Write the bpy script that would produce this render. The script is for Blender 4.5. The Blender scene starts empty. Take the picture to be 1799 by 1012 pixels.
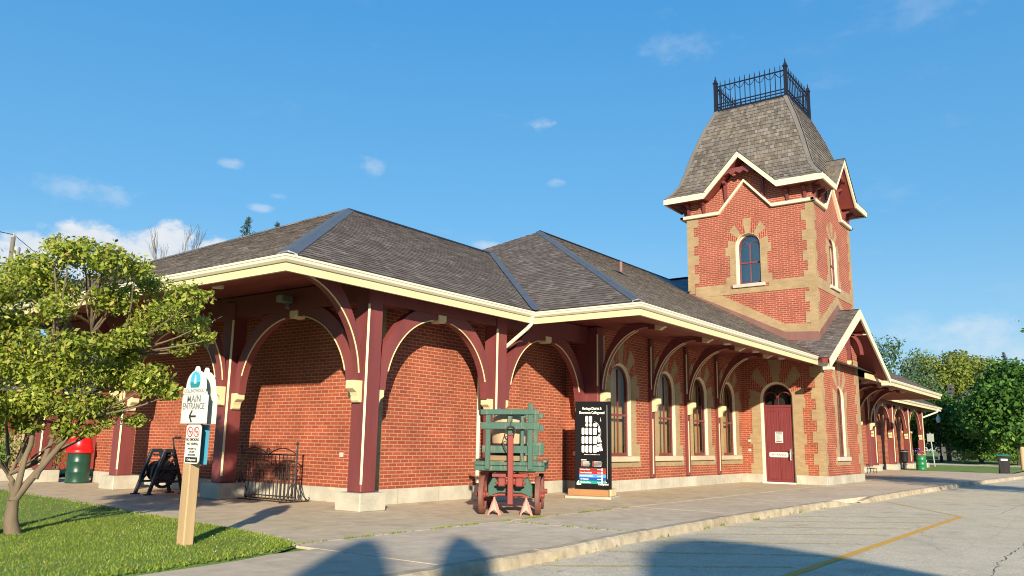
import bpy, math, random
import numpy as np
from mathutils import Vector, Matrix
random.seed(7); rng = np.random.default_rng(7)
scene = bpy.context.scene
col = scene.collection
rad = math.radians

# ------------------------------------------------------------------ materials
def new_mat(name):
    m = bpy.data.materials.new(name); m.use_nodes = True
    nt = m.node_tree
    return m, nt, nt.nodes['Principled BSDF'], nt.nodes['Material Output']

def N(nt, typ, **kw):
    n = nt.nodes.new(typ)
    for k, v in kw.items():
        if k in n.bl_rna.properties: setattr(n, k, v)
        else: n.inputs[k].default_value = v
    return n

def L(nt, a, b): nt.links.new(a, b)

def rgb(r, g, b): return (r, g, b, 1.0)

def mixcol(nt, fac, a, b, mode='MIX'):
    n = nt.nodes.new('ShaderNodeMix'); n.data_type = 'RGBA'; n.blend_type = mode
    for sock, v in ((n.inputs[0], fac), (n.inputs[6], a), (n.inputs[7], b)):
        if hasattr(v, 'is_linked') or hasattr(v, 'links'): nt.links.new(v, sock)
        else: sock.default_value = v
    return n.outputs[2]

def ramp(nt, src, stops):
    n = nt.nodes.new('ShaderNodeValToRGB')
    e = n.color_ramp.elements
    while len(e) < len(stops): e.new(0.5)
    for i, (p, c) in enumerate(stops):
        e[i].position = p; e[i].color = c if len(c) == 4 else (*c, 1)
    nt.links.new(src, n.inputs[0]); return n.outputs[0]

def noise(nt, vec, scale, detail=4, rough=.55):
    n = nt.nodes.new('ShaderNodeTexNoise'); n.inputs['Scale'].default_value = scale
    n.inputs['Detail'].default_value = detail; n.inputs['Roughness'].default_value = rough
    if vec is not None: nt.links.new(vec, n.inputs['Vector'])
    return n.outputs['Fac']

def bump(nt, bsdf, h, strength=.4, dist=.01):
    b = nt.nodes.new('ShaderNodeBump'); b.inputs['Strength'].default_value = strength
    b.inputs['Distance'].default_value = dist
    nt.links.new(h, b.inputs['Height']); nt.links.new(b.outputs[0], bsdf.inputs['Normal'])

def gray(v): return (v, v, v, 1)

def brick_mat(name, c1, c2, mortar, bw=.233, rh=.0745, ms=.0095, dirt=.38, rot=0):
    m, nt, p, out = new_mat(name)
    uv = N(nt, 'ShaderNodeUVMap')
    vec = uv.outputs[0]
    if rot:
        mp = N(nt, 'ShaderNodeMapping'); mp.inputs['Rotation'].default_value = (0, 0, rot)
        L(nt, vec, mp.inputs[0]); vec = mp.outputs[0]
    b = nt.nodes.new('ShaderNodeTexBrick'); L(nt, vec, b.inputs['Vector'])
    b.inputs['Scale'].default_value = 1; b.inputs['Brick Width'].default_value = bw
    b.inputs['Row Height'].default_value = rh; b.inputs['Mortar Size'].default_value = ms
    b.inputs['Mortar Smooth'].default_value = .15; b.inputs['Bias'].default_value = -.1
    b.inputs['Color1'].default_value = rgb(*c1); b.inputs['Color2'].default_value = rgb(*c2)
    b.inputs['Mortar'].default_value = rgb(*mortar)
    n1 = noise(nt, vec, 1.1, 6, .65); n2 = noise(nt, vec, 45, 3)
    c = mixcol(nt, 1.0, b.outputs['Color'], ramp(nt, n1, [(.3, gray(1 - dirt)), (.7, gray(1 + dirt * .35))]), 'MULTIPLY')
    c = mixcol(nt, 1.0, c, ramp(nt, n2, [(.3, gray(.93)), (.7, gray(1.05))]), 'MULTIPLY')
    L(nt, c, p.inputs['Base Color']); p.inputs['Roughness'].default_value = .88
    p.inputs['Specular IOR Level'].default_value = .25
    inv = N(nt, 'ShaderNodeMath', operation='SUBTRACT'); inv.inputs[0].default_value = 1
    L(nt, b.outputs['Fac'], inv.inputs[1])
    ad = N(nt, 'ShaderNodeMath', operation='MULTIPLY_ADD'); L(nt, n2, ad.inputs[0]); ad.inputs[1].default_value = .25
    L(nt, inv.outputs[0], ad.inputs[2])
    bump(nt, p, ad.outputs[0], .6, .006)
    return m

def paint_mat(name, c, rough=.45, var=.12, scale=3, wear=None, grain=(1, 1, .15), bumpy=.15, spec=.4):
    m, nt, p, out = new_mat(name)
    tc = N(nt, 'ShaderNodeTexCoord')
    mp = N(nt, 'ShaderNodeMapping'); mp.inputs['Scale'].default_value = grain
    L(nt, tc.outputs['Object'], mp.inputs[0])
    n1 = noise(nt, mp.outputs[0], scale, 6, .6); n2 = noise(nt, mp.outputs[0], scale * 18, 3)
    colr = ramp(nt, n1, [(.25, rgb(*[x * (1 - var) for x in c])), (.75, rgb(*[min(1, x * (1 + var)) for x in c]))])
    if wear:
        wc, lo, hi = wear
        n3 = noise(nt, mp.outputs[0], scale * 5, 8, .75)
        colr = mixcol(nt, ramp(nt, n3, [(lo, gray(0)), (hi, gray(1))]), colr, rgb(*wc))
    L(nt, colr, p.inputs['Base Color'])
    L(nt, ramp(nt, n1, [(.3, gray(rough * .85)), (.7, gray(min(1, rough * 1.2)))]), p.inputs['Roughness'])
    p.inputs['Specular IOR Level'].default_value = spec
    if bumpy: bump(nt, p, n2, bumpy, .004)
    return m

def stone_mat(name, c, blocks=None, stain=.3, speck=.12, scale=1.5, rough=.9):
    m, nt, p, out = new_mat(name)
    tc = N(nt, 'ShaderNodeTexCoord'); v = tc.outputs['Object']
    n1 = noise(nt, v, scale, 8, .7); n2 = noise(nt, v, 60, 4, .7); n3 = noise(nt, v, scale * .22, 4)
    colr = mixcol(nt, 1.0, rgb(*c), ramp(nt, n1, [(.3, gray(1 - stain)), (.68, gray(1 + stain * .3))]), 'MULTIPLY')
    colr = mixcol(nt, 1.0, colr, ramp(nt, n2, [(.3, gray(1 - speck)), (.7, gray(1 + speck))]), 'MULTIPLY')
    colr = mixcol(nt, 1.0, colr, ramp(nt, n3, [(.35, gray(.88)), (.65, gray(1.06))]), 'MULTIPLY')
    h = n2
    if blocks:
        uv = N(nt, 'ShaderNodeUVMap')
        b = nt.nodes.new('ShaderNodeTexBrick'); L(nt, uv.outputs[0], b.inputs['Vector'])
        b.inputs['Scale'].default_value = 1; b.inputs['Brick Width'].default_value = blocks[0]
        b.inputs['Row Height'].default_value = blocks[1]; b.inputs['Mortar Size'].default_value = .006
        b.inputs['Color1'].default_value = gray(1); b.inputs['Color2'].default_value = gray(.9); b.inputs['Mortar'].default_value = gray(.55)
        colr = mixcol(nt, 1.0, colr, b.outputs['Color'], 'MULTIPLY')
    L(nt, colr, p.inputs['Base Color']); p.inputs['Roughness'].default_value = rough
    p.inputs['Specular IOR Level'].default_value = .25
    bump(nt, p, h, .35, .006)
    return m

def island_mat(name, stops, rough=.85, streak=0, bumpy=.3, spec=.25, transl=0, moss=None):
    m, nt, p, out = new_mat(name)
    g = N(nt, 'ShaderNodeNewGeometry')
    colr = ramp(nt, g.outputs['Random Per Island'], stops)
    tc = N(nt, 'ShaderNodeTexCoord')
    n1 = noise(nt, tc.outputs['Object'], 1.1, 4)
    colr = mixcol(nt, 1.0, colr, ramp(nt, n1, [(.3, gray(.8)), (.7, gray(1.15))]), 'MULTIPLY')
    if moss:
        n4 = noise(nt, tc.outputs['Object'], .55, 5, .65)
        colr = mixcol(nt, ramp(nt, n4, [(.52, gray(0)), (.68, gray(.7))]), colr, rgb(*moss))
    if streak:
        n2 = noise(nt, tc.outputs['Object'], 28, 5, .7)
        colr = mixcol(nt, 1.0, colr, ramp(nt, n2, [(.3, gray(1 - streak)), (.7, gray(1 + streak))]), 'MULTIPLY')
        bump(nt, p, n2, bumpy, .006)
    L(nt, colr, p.inputs['Base Color']); p.inputs['Roughness'].default_value = rough
    p.inputs['Specular IOR Level'].default_value = spec
    if transl:
        t = N(nt, 'ShaderNodeBsdfTranslucent'); L(nt, colr, t.inputs[0])
        mx = N(nt, 'ShaderNodeMixShader'); mx.inputs[0].default_value = transl
        L(nt, p.outputs[0], mx.inputs[1]); L(nt, t.outputs[0], mx.inputs[2]); L(nt, mx.outputs[0], out.inputs[0])
    return m

M = {}
M['brick'] = brick_mat('red_brick', (.315, .071, .033), (.235, .050, .026), (.40, .215, .145), dirt=.32)
M['brick_tower'] = brick_mat('red_brick_tower', (.285, .064, .040), (.22, .048, .032), (.40, .23, .165), dirt=.22)
M['brick_wedge'] = brick_mat('red_brick_radial', (.29, .056, .034), (.225, .042, .028), (.43, .235, .165), rot=rad(90), dirt=.2)
M['buff'] = brick_mat('buff_brick', (.335, .245, .14), (.285, .20, .108), (.33, .255, .165), ms=.006, dirt=.22)
M['maroon'] = paint_mat('maroon_paint', (.150, .037, .038), .5, .22, 2.2, wear=((.20, .075, .065), .66, .82), bumpy=.25)
M['maroon_plank'] = paint_mat('maroon_soffit_boards', (0.18, 0.0378, 0.0324), .5, .18, 1.5, grain=(0.27, 3.6, 0.9))
M['maroon_door'] = paint_mat('maroon_door_paint', (0.1485, 0.0288, 0.0324), .42, .1, 2)
M['cream'] = paint_mat('cream_paint', (0.5728, 0.4876, 0.2941), .5, .06, 1.2, wear=((0.4257, 0.3638, 0.2322), .66, .8))
M['cream_pale'] = paint_mat('pale_cream_metal', (0.5882, 0.5573, 0.4489), .38, .05, 1.0)
M['cream_trim'] = paint_mat('cream_tower_trim', (0.6192, 0.5573, 0.4025), .5, .05, 1.2)
M['flash_brown'] = paint_mat('brown_flashing', (.17, .085, .075), .5, .15, 2)
M['plinth'] = stone_mat('limestone_plinth', (0.4472, 0.4214, 0.3526), (1.25, .31))
M['block'] = stone_mat('cast_concrete_block', (0.43, 0.4042, 0.3354), None, .3, .14)
M['sill'] = stone_mat('stone_sill', (0.473, 0.4042, 0.2924), None, .2, .1)
M['sill_pale'] = stone_mat('pale_tower_sill', (0.4816, 0.43, 0.3784), None, .2, .1)
M['shake'] = island_mat('cedar_shakes', [(0, (0.0887, 0.0744, 0.0692)), (.35, (0.114, 0.0971, 0.0913)), (.7, (0.1351, 0.1166, 0.1098)), (.93, (0.1731, 0.152, 0.1436)), (1, (0.076, 0.0633, 0.0591))], .88, .12)
M['shake_warm'] = island_mat('cedar_shakes_weathered', [(0, (0.12, 0.0963, 0.0773)), (.5, (0.1688, 0.1368, 0.1094)), (1, (0.2248, 0.1843, 0.1474))], .9, .25, moss=(0.1606, 0.1368, 0.0809))
M['shake_tower'] = island_mat('cedar_shingles_grey', [(0, (0.0936, 0.0806, 0.0706)), (.5, (0.1332, 0.1188, 0.1066)), (.85, (0.1656, 0.1512, 0.1404)), (1, (0.1944, 0.18, 0.1692))], .85, .18, moss=(0.1224, 0.0936, 0.0504))
M['shake_butt'] = paint_mat('shake_ends_row_shade', (.040, .033, .030), .95, .3, 8)  # weathered end grain, darkened further to paint in shadow lines between shake rows
M['underlay'] = paint_mat('roof_underlay', (.03, .025, .022), .9, .1)
M['lead'] = paint_mat('grey_metal_flashing', (0.0714, 0.0756, 0.084), .42, .2, 2.5, spec=.5)
M['lead_warm'] = paint_mat('weathered_hip_flashing', (0.15, 0.1387, 0.1275), .5, .2, 2.5)
M['membrane'] = paint_mat('dark_blue_membrane', (.012, .018, .032), .5, .1)
M['iron'] = paint_mat('blue_black_iron', (.010, .013, .026), .6, .2, 4, spec=.12)
M['rust_iron'] = paint_mat('rusty_black_iron', (.028, .022, .022), .6, .3, 6, wear=((.11, .045, .02), .55, .75))
M['black_iron'] = paint_mat('black_machine_paint', (.014, .017, .024), .45, .3, 5, wear=((.07, .03, .016), .66, .8))
M['steel'] = paint_mat('brushed_steel', (.5, .5, .5), .3, .1); M['steel'].node_tree.nodes['Principled BSDF'].inputs['Metallic'].default_value = .9
M['black'] = paint_mat('black_panel', (.004, .004, .006), .5, .1, 1, bumpy=0, spec=.2)
M['white'] = paint_mat('white_sign_paint', (0.5573, 0.5728, 0.5418), .5, .06, 2)
M['ink'] = paint_mat('black_lettering', (.02, .02, .022), .6, .05, bumpy=0)
M['ink_grey'] = paint_mat('grey_lettering', (.16, .17, .18), .6, .05, bumpy=0)
M['letter_white'] = paint_mat('white_lettering', (.78, .78, .76), .6, .03, bumpy=0)
M['red_ring'] = paint_mat('red_prohibition_ring', (.50, .06, .08), .5, .05, bumpy=0)
M['blue_board'] = paint_mat('sky_blue_board', (0.0553, 0.2805, 0.425), .55, .12, 2.5)
M['timber'] = paint_mat('new_pine_timber', (.36, .255, .14), .75, .22, 3, grain=(1.5, 1.5, .2), bumpy=.4, wear=((.26, .19, .12), .62, .8))
M['timber_base'] = paint_mat('orange_stained_timber', (.30, .15, .062), .7, .25, 3, grain=(.25, .25, 2), bumpy=.4)
M['timber_end'] = paint_mat('cut_timber_end', (.58, .45, .26), .75, .15, 3)
M['green_cart'] = paint_mat('worn_green_paint', (0.0272, 0.0816, 0.0598), .6, .2, 3, wear=((0.16, 0.14, 0.10), .53, .68), bumpy=.5)
M['deck_wood'] = paint_mat('grey_deck_boards', (0.207, 0.1485, 0.09), .85, .3, 3, grain=(0.36, 5.4, 0.9), bumpy=.6)
M['barrel_wood'] = paint_mat('silvered_barrel_staves', (.40, .29, .18), .8, .22, 5, grain=(3, 3, .2), bumpy=.5)
M['red_cart'] = paint_mat('worn_red_paint', (0.186, 0.0279, 0.0217), .6, .25, 3, wear=((0.1488, 0.093, 0.0744), .58, .72), bumpy=.4)
M['wheel_rim'] = paint_mat('rusty_red_tyre', (0.152, 0.052, 0.0384), .7, .3, 4, wear=((0.16, 0.104, 0.08), .5, .7), bumpy=.5)
M['pink'] = paint_mat('faded_pink_paint', (0.527, 0.2295, 0.187), .6, .15, 4)
M['bin_green'] = paint_mat('dark_green_drum', (.010, .050, .034), .35, .2, 3, wear=((.03, .09, .07), .6, .75))
M['bin_red'] = paint_mat('red_plastic', (.60, .008, .012), .35, .08, 2)
M['can_green'] = paint_mat('bright_green_drum', (.015, .15, .055), .4, .15, 3)
M['bin_lid'] = paint_mat('green_plastic_lid', (.02, .17, .09), .4, .1)
M['bin_black'] = paint_mat('black_plastic', (.012, .012, .016), .45, .1)
M['purple'] = island_mat('purple_petals', [(0, (.12, .05, .35)), (1, (.25, .12, .55))])
M['petal_pink'] = island_mat('pink_petals', [(0, (.60, .20, .22)), (1, (.70, .32, .36))])
M['bark'] = paint_mat('grey_brown_bark', (0.132, 0.1023, 0.0693), .9, .3, 6, grain=(1.32, 1.32, 0.264), bumpy=.9)
M['bark_dark'] = paint_mat('dark_bark', (.085, .068, .052), .9, .3, 3, grain=(2, 2, .4), bumpy=.8)
M['leaf_near'] = island_mat('crabapple_leaves', [(0, (0.1342, 0.1891, 0.0268)), (.35, (0.2318, 0.305, 0.0366)), (.7, (0.3416, 0.4026, 0.0549)), (.93, (0.4514, 0.4636, 0.0976)), (1, (0.4392, 0.2684, 0.122))], .5, transl=.42, spec=.4)
M['leaf_pink'] = island_mat('young_pink_leaves', [(0, (.28, .15, .12)), (1, (.34, .25, .13))], .55, transl=.3)
M['leaf_dark'] = island_mat('maple_leaves', [(0, (0.0272, 0.0787, 0.0151)), (.5, (0.0529, 0.1362, 0.0212)), (.85, (0.0908, 0.1967, 0.0303)), (1, (0.1362, 0.2496, 0.0423))], .6, transl=.3)
M['leaf_olive'] = island_mat('olive_green_leaves', [(0, (0.1008, 0.1473, 0.0248)), (.5, (0.1705, 0.217, 0.0341)), (1, (0.2402, 0.279, 0.0527))], .6, transl=.3)
M['leaf_blue'] = island_mat('blue_green_leaves', [(0, (0.0403, 0.0961, 0.0558)), (.5, (0.0697, 0.1318, 0.0697)), (1, (0.1162, 0.186, 0.093))], .6, transl=.3)
M['leaf_bright'] = island_mat('bright_shrub_leaves', [(0, (.07, .15, .02)), (.5, (.12, .22, .03)), (1, (.18, .28, .05))], .6, transl=.35)
M['needle'] = island_mat('spruce_needles', [(0, (.015, .035, .028)), (1, (.035, .07, .05))], .7)
M['grass_blade'] = island_mat('grass_blades', [(0, (.11, .17, .018)), (.5, (.175, .25, .028)), (.9, (.25, .32, .05)), (1, (.38, .34, .14))], .6, transl=.3)
M['shed_red'] = paint_mat('red_shed_boards', (.25, .04, .03), .6, .12, 1.5, grain=(6, 6, .3))
M['picket'] = paint_mat('weathered_pickets', (.36, .25, .16), .8, .2, 2)
M['pole_wood'] = paint_mat('grey_pole_wood', (.13, .115, .10), .85, .2, 2)
M['slate_roof'] = island_mat('dark_slate_roof', [(0, (.035, .037, .045)), (1, (.06, .062, .072))], .8, .2)
M['slate'] = paint_mat('dark_roofing', (.05, .05, .06), .8, .2, 1)
M['siding'] = paint_mat('grey_siding', (.07, .072, .08), .7, .1, 1)
M['sign_back'] = paint_mat('galvanised_sign_back', (.22, .25, .24), .45, .1)
M['galv'] = paint_mat('galvanised_steel', (.25, .27, .27), .4, .1)
M['lamp_white'] = paint_mat('white_globe', (.45, .47, .47), .3, .02)
M['flood'] = paint_mat('grey_green_housing', (.10, .12, .09), .4, .1)

def glass_mat(name='window_glass', k=.38, k0=.04):
    m, nt, p, out = new_mat(name)
    nt.nodes.remove(p)
    t = N(nt, 'ShaderNodeBsdfTransparent'); t.inputs[0].default_value = (.86, .90, .88, 1)
    g = N(nt, 'ShaderNodeBsdfGlossy'); g.inputs['Roughness'].default_value = .03
    f = N(nt, 'ShaderNodeFresnel'); f.inputs[0].default_value = 1.55
    tc = N(nt, 'ShaderNodeTexCoord'); n1 = noise(nt, tc.outputs['Object'], 1.4, 2)
    b = N(nt, 'ShaderNodeBump'); b.inputs['Strength'].default_value = .05; b.inputs['Distance'].default_value = .05
    L(nt, n1, b.inputs['Height']); L(nt, b.outputs[0], g.inputs['Normal'])
    a = N(nt, 'ShaderNodeMath', operation='MULTIPLY_ADD'); L(nt, f.outputs[0], a.inputs[0]); a.inputs[1].default_value = k; a.inputs[2].default_value = k0
    mx = N(nt, 'ShaderNodeMixShader'); L(nt, a.outputs[0], mx.inputs[0])
    L(nt, t.outputs[0], mx.inputs[1]); L(nt, g.outputs[0], mx.inputs[2]); L(nt, mx.outputs[0], out.inputs[0])
    return m
M['glass'] = glass_mat()
M['glass_tower'] = glass_mat('tower_window_glass', 1.6, .22)
M['curtain_gold'] = paint_mat('gold_curtain', (0.575, 0.3875, 0.175), .9, .25, 3, grain=(9, 9, .1), bumpy=.5)
M['curtain_grey'] = paint_mat('grey_green_blind', (0.325, 0.35, 0.25), .9, .2, 2, grain=(9, 9, .1))
M['room_dark'] = paint_mat('dark_room', (.03, .03, .03), .9, .1)

def ground_mats():
    # pavement: light grey-beige concrete
    def conc(name, c, tint, stain=.25):
        m, nt, p, out = new_mat(name)
        tc = N(nt, 'ShaderNodeTexCoord'); v = tc.outputs['Object']
        a = noise(nt, v, .45, 5, .6); b = noise(nt, v, 3.2, 8, .7); s = noise(nt, v, 85, 4, .75)
        mp = N(nt, 'ShaderNodeMapping'); mp.inputs['Scale'].default_value = (.12, 3.5, 1); L(nt, v, mp.inputs[0])
        br = noise(nt, mp.outputs[0], 6, 3)
        cc = mixcol(nt, ramp(nt, a, [(.38, gray(0)), (.62, gray(1))]), rgb(*c), rgb(*tint))
        cc = mixcol(nt, 1.0, cc, ramp(nt, b, [(.3, gray(1 - stain)), (.65, gray(1 + stain * .3))]), 'MULTIPLY')
        cc = mixcol(nt, 1.0, cc, ramp(nt, s, [(.3, gray(.89)), (.7, gray(1.09))]), 'MULTIPLY')
        cc = mixcol(nt, 1.0, cc, ramp(nt, br, [(.3, gray(.95)), (.7, gray(1.04))]), 'MULTIPLY')
        vo = N(nt, 'ShaderNodeTexVoronoi'); vo.inputs['Scale'].default_value = 2.3; L(nt, v, vo.inputs['Vector'])
        spot = ramp(nt, vo.outputs['Distance'], [(.02, gray(.55)), (.045, gray(1))])
        cc = mixcol(nt, .7, cc, spot, 'MULTIPLY')
        cc = mixcol(nt, 1.0, cc, ramp(nt, noise(nt, v, 1.1, 6, .65), [(.54, gray(1)), (.70, gray(.80))]), 'MULTIPLY')
        L(nt, cc, p.inputs['Base Color']); p.inputs['Roughness'].default_value = .92; p.inputs['Specular IOR Level'].default_value = .2
        bump(nt, p, s, .45, .006); return m
    M['pave'] = conc('pavement_concrete', (.545, .465, .36), (.49, .405, .305))
    M['apron'] = conc('sandy_apron_concrete', (.49, .40, .275), (.535, .45, .33))
    M['kerb'] = conc('broken_kerb_concrete', (.42, .365, .275), (.36, .305, .22), .4)
    m, nt, p, out = new_mat('asphalt')
    tc = N(nt, 'ShaderNodeTexCoord'); v = tc.outputs['Object']
    a = noise(nt, v, .35, 5, .6); b = noise(nt, v, 2.6, 8, .7)
    s = N(nt, 'ShaderNodeTexVoronoi'); s.inputs['Scale'].default_value = 75; L(nt, v, s.inputs['Vector'])
    cc = ramp(nt, a, [(.3, (.53, .465, .345)), (.7, (.60, .53, .40))])
    cc = mixcol(nt, 1.0, cc, ramp(nt, b, [(.3, gray(.86)), (.66, gray(1.05))]), 'MULTIPLY')
    cc = mixcol(nt, .75, cc, ramp(nt, s.outputs['Color'], [(.15, gray(.62)), (.6, gray(1.02)), (.95, gray(1.3))]), 'MULTIPLY')
    cc = mixcol(nt, 1.0, cc, ramp(nt, noise(nt, v, .9, 5, .6), [(.56, gray(1)), (.70, gray(.80))]), 'MULTIPLY')
    cc = mixcol(nt, 1.0, cc, ramp(nt, noise(nt, v, 4.5, 3, .5), [(.68, gray(1)), (.76, gray(.72))]), 'MULTIPLY')
    # long hairline cracks
    mp = N(nt, 'ShaderNodeMapping'); mp.inputs['Scale'].default_value = (.12, .55, 1); L(nt, v, mp.inputs[0])
    wv = N(nt, 'ShaderNodeTexNoise'); wv.inputs['Scale'].default_value = 2.; wv.inputs['Detail'].default_value = 6; L(nt, mp.outputs[0], wv.inputs['Vector'])
    ad = N(nt, 'ShaderNodeVectorMath', operation='MULTIPLY_ADD'); L(nt, wv.outputs['Color'], ad.inputs[0]); ad.inputs[1].default_value = (.5, .5, 0); L(nt, mp.outputs[0], ad.inputs[2])
    vc = N(nt, 'ShaderNodeTexVoronoi', feature='DISTANCE_TO_EDGE'); vc.inputs['Scale'].default_value = .75; L(nt, ad.outputs[0], vc.inputs['Vector'])
    cr = ramp(nt, vc.outputs['Distance'], [(.002, gray(.7)), (.006, gray(1))])
    cc = mixcol(nt, .5, cc, cr, 'MULTIPLY')
    L(nt, cc, p.inputs['Base Color']); p.inputs['Roughness'].default_value = .9; p.inputs['Specular IOR Level'].default_value = .25
    bump(nt, p, s.outputs['Distance'], .5, .008); M['asphalt'] = m
    # worn yellow road paint
    m, nt, p, out = new_mat('worn_yellow_paint')
    tc = N(nt, 'ShaderNodeTexCoord'); v = tc.outputs['Object']
    a = noise(nt, v, 9, 8, .8)
    L(nt, ramp(nt, noise(nt, v, 40, 4), [(.3, (.50, .27, .04)), (.7, (.64, .36, .055))]), p.inputs['Base Color'])
    p.inputs['Roughness'].default_value = .85
    tr = N(nt, 'ShaderNodeBsdfTransparent'); mx = N(nt, 'ShaderNodeMixShader')
    L(nt, ramp(nt, a, [(.30, gray(0)), (.42, gray(1))]), mx.inputs[0]); L(nt, tr.outputs[0], mx.inputs[1]); L(nt, p.outputs[0], mx.inputs[2]); L(nt, mx.outputs[0], out.inputs[0])
    M['yellow'] = m
    m2 = m.copy(); m2.name = 'faded_yellow_paint'; M['yellow_faded'] = m2
    for nd in m2.node_tree.nodes:
        if nd.type == 'VALTORGB' and nd.color_ramp.elements[0].color[2] > .035 and nd.color_ramp.elements[0].color[0] > .4:
            nd.color_ramp.elements[0].color = (.55, .40, .14, 1); nd.color_ramp.elements[1].color = (.62, .47, .19, 1)
        if nd.type == 'VALTORGB' and abs(nd.color_ramp.elements[0].position - .30) < .01:
            nd.color_ramp.elements[0].position = .42; nd.color_ramp.elements[1].position = .60
    # lawn soil/turf
    m, nt, p, out = new_mat('turf')
    tc = N(nt, 'ShaderNodeTexCoord'); v = tc.outputs['Object']
    cc = ramp(nt, noise(nt, v, 1.2, 6, .7), [(.3, (.10, .17, .020)), (.6, (.15, .24, .028)), (.8, (.20, .25, .05))])
    cc = mixcol(nt, 1.0, cc, ramp(nt, noise(nt, v, 40, 4), [(.3, gray(.6)), (.7, gray(1.2))]), 'MULTIPLY')
    L(nt, cc, p.inputs['Base Color']); p.inputs['Roughness'].default_value = .95
    bump(nt, p, noise(nt, v, 60, 4), .8, .02); M['turf'] = m
ground_mats()

# ------------------------------------------------------------------ mesh helpers
class MB:
    def __init__(s): s.v = []; s.f = []; s.m = []; s.sm = []
    def poly(s, pts, mi=0, smooth=False):
        i = len(s.v); s.v += [tuple(p) for p in pts]; s.f.append(list(range(i, i + len(pts)))); s.m.append(mi); s.sm.append(smooth)
    def mesh(s, vs, fs, mi=0, smooth=False):
        i = len(s.v); s.v += [tuple(p) for p in vs]
        for f in fs: s.f.append([k + i for k in f]); s.m.append(mi); s.sm.append(smooth)
    def box(s, a, b, mi=0):
        x0, y0, z0 = a; x1, y1, z1 = b
        vs = [(x0, y0, z0), (x1, y0, z0), (x1, y1, z0), (x0, y1, z0), (x0, y0, z1), (x1, y0, z1), (x1, y1, z1), (x0, y1, z1)]
        s.mesh(vs, [(3, 2, 1, 0), (4, 5, 6, 7), (0, 1, 5, 4), (1, 2, 6, 5), (2, 3, 7, 6), (3, 0, 4, 7)], mi)
    def obox(s, c, sx, sy, sz, rot=0, mi=0):       # centred box turned about z
        ca, sa = math.cos(rot), math.sin(rot); vs = []
        for dz in (-1, 1):
            for dx, dy in ((-1, -1), (1, -1), (1, 1), (-1, 1)):
                x, y = dx * sx / 2, dy * sy / 2
                vs.append((c[0] + x * ca - y * sa, c[1] + x * sa + y * ca, c[2] + dz * sz / 2))
        s.mesh(vs, [(3, 2, 1, 0), (4, 5, 6, 7), (0, 1, 5, 4), (1, 2, 6, 5), (2, 3, 7, 6), (3, 0, 4, 7)], mi)
    def prism(s, pts, off, mi=0):
        off = Vector(off); a = [Vector(p) for p in pts]; b = [p + off for p in a]; n = len(a)
        nrm = Vector((0, 0, 0))
        for i in range(n): nrm += a[i].cross(a[(i + 1) % n])
        flip = nrm.dot(off) > 0
        fs = [list(range(n)), list(range(n, 2 * n))[::-1]] + [(i + n, (i + 1) % n + n, (i + 1) % n, i) for i in range(n)]
        if flip: fs = [list(f)[::-1] for f in fs]
        s.mesh([tuple(p) for p in a + b], fs, mi)
    def beam(s, p0, p1, w, h, mi=0, up=(0, 0, 1)):
        p0 = Vector(p0); p1 = Vector(p1); d = (p1 - p0).normalized(); u = Vector(up)
        if abs(d.dot(u)) > .99: u = Vector((0, 1, 0))
        r = d.cross(u).normalized(); u = r.cross(d).normalized()
        vs = [p + r * a * w / 2 + u * b * h / 2 for p in (p0, p1) for a, b in ((-1, -1), (1, -1), (1, 1), (-1, 1))]
        s.mesh(vs, [(0, 1, 2, 3), (7, 6, 5, 4), (0, 4, 5, 1), (1, 5, 6, 2), (2, 6, 7, 3), (3, 7, 4, 0)], mi)
    def tube(s, pts, r, n=6, mi=0, cap=True, closed=False):
        pts = [Vector(p) for p in pts]; k = len(pts)
        rr = r if isinstance(r, (list, tuple)) else [r] * k
        vs = []; prev = None
        for i, p in enumerate(pts):
            if closed: d = pts[(i + 1) % k] - pts[i - 1]
            else: d = pts[min(i + 1, k - 1)] - pts[max(i - 1, 0)]
            d = d.normalized() if d.length > 1e-9 else Vector((0, 0, 1))
            ref = prev if prev is not None else (Vector((0, 0, 1)) if abs(d.z) < .9 else Vector((1, 0, 0)))
            a = (ref - d * ref.dot(d)); a = a.normalized() if a.length > 1e-6 else d.orthogonal().normalized()
            prev = a; b = d.cross(a)
            vs += [p + (a * math.cos(t) + b * math.sin(t)) * rr[i] for t in (2 * math.pi * j / n for j in range(n))]
        fs = []
        for i in range(k if closed else k - 1):
            i2 = (i + 1) % k
            for j in range(n): fs.append((i * n + j, i * n + (j + 1) % n, i2 * n + (j + 1) % n, i2 * n + j))
        if cap and not closed: fs += [tuple(range(n))[::-1], tuple((k - 1) * n + j for j in range(n))]
        s.mesh(vs, fs, mi, True)
    def lathe(s, prof, c=(0, 0, 0), n=24, mi=0, axis='z'):
        vs = []; k = len(prof)
        for r, z in prof:
            for j in range(n):
                t = 2 * math.pi * j / n; a, b = r * math.cos(t), r * math.sin(t)
                p = (a, b, z) if axis == 'z' else ((z, a, b) if axis == 'x' else (b, z, a))
                vs.append((c[0] + p[0], c[1] + p[1], c[2] + p[2]))
        fs = [(i * n + j, i * n + (j + 1) % n, (i + 1) * n + (j + 1) % n, (i + 1) * n + j) for i in range(k - 1) for j in range(n)]
        if prof[0] == prof[-1]: pass
        elif prof[0][0] > 1e-6: fs.append(tuple(range(n))[::-1])
        if prof[-1][0] > 1e-6 and prof[0] != prof[-1]: fs.append(tuple((k - 1) * n + j for j in range(n)))
        s.mesh(vs, fs, mi, True)
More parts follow.
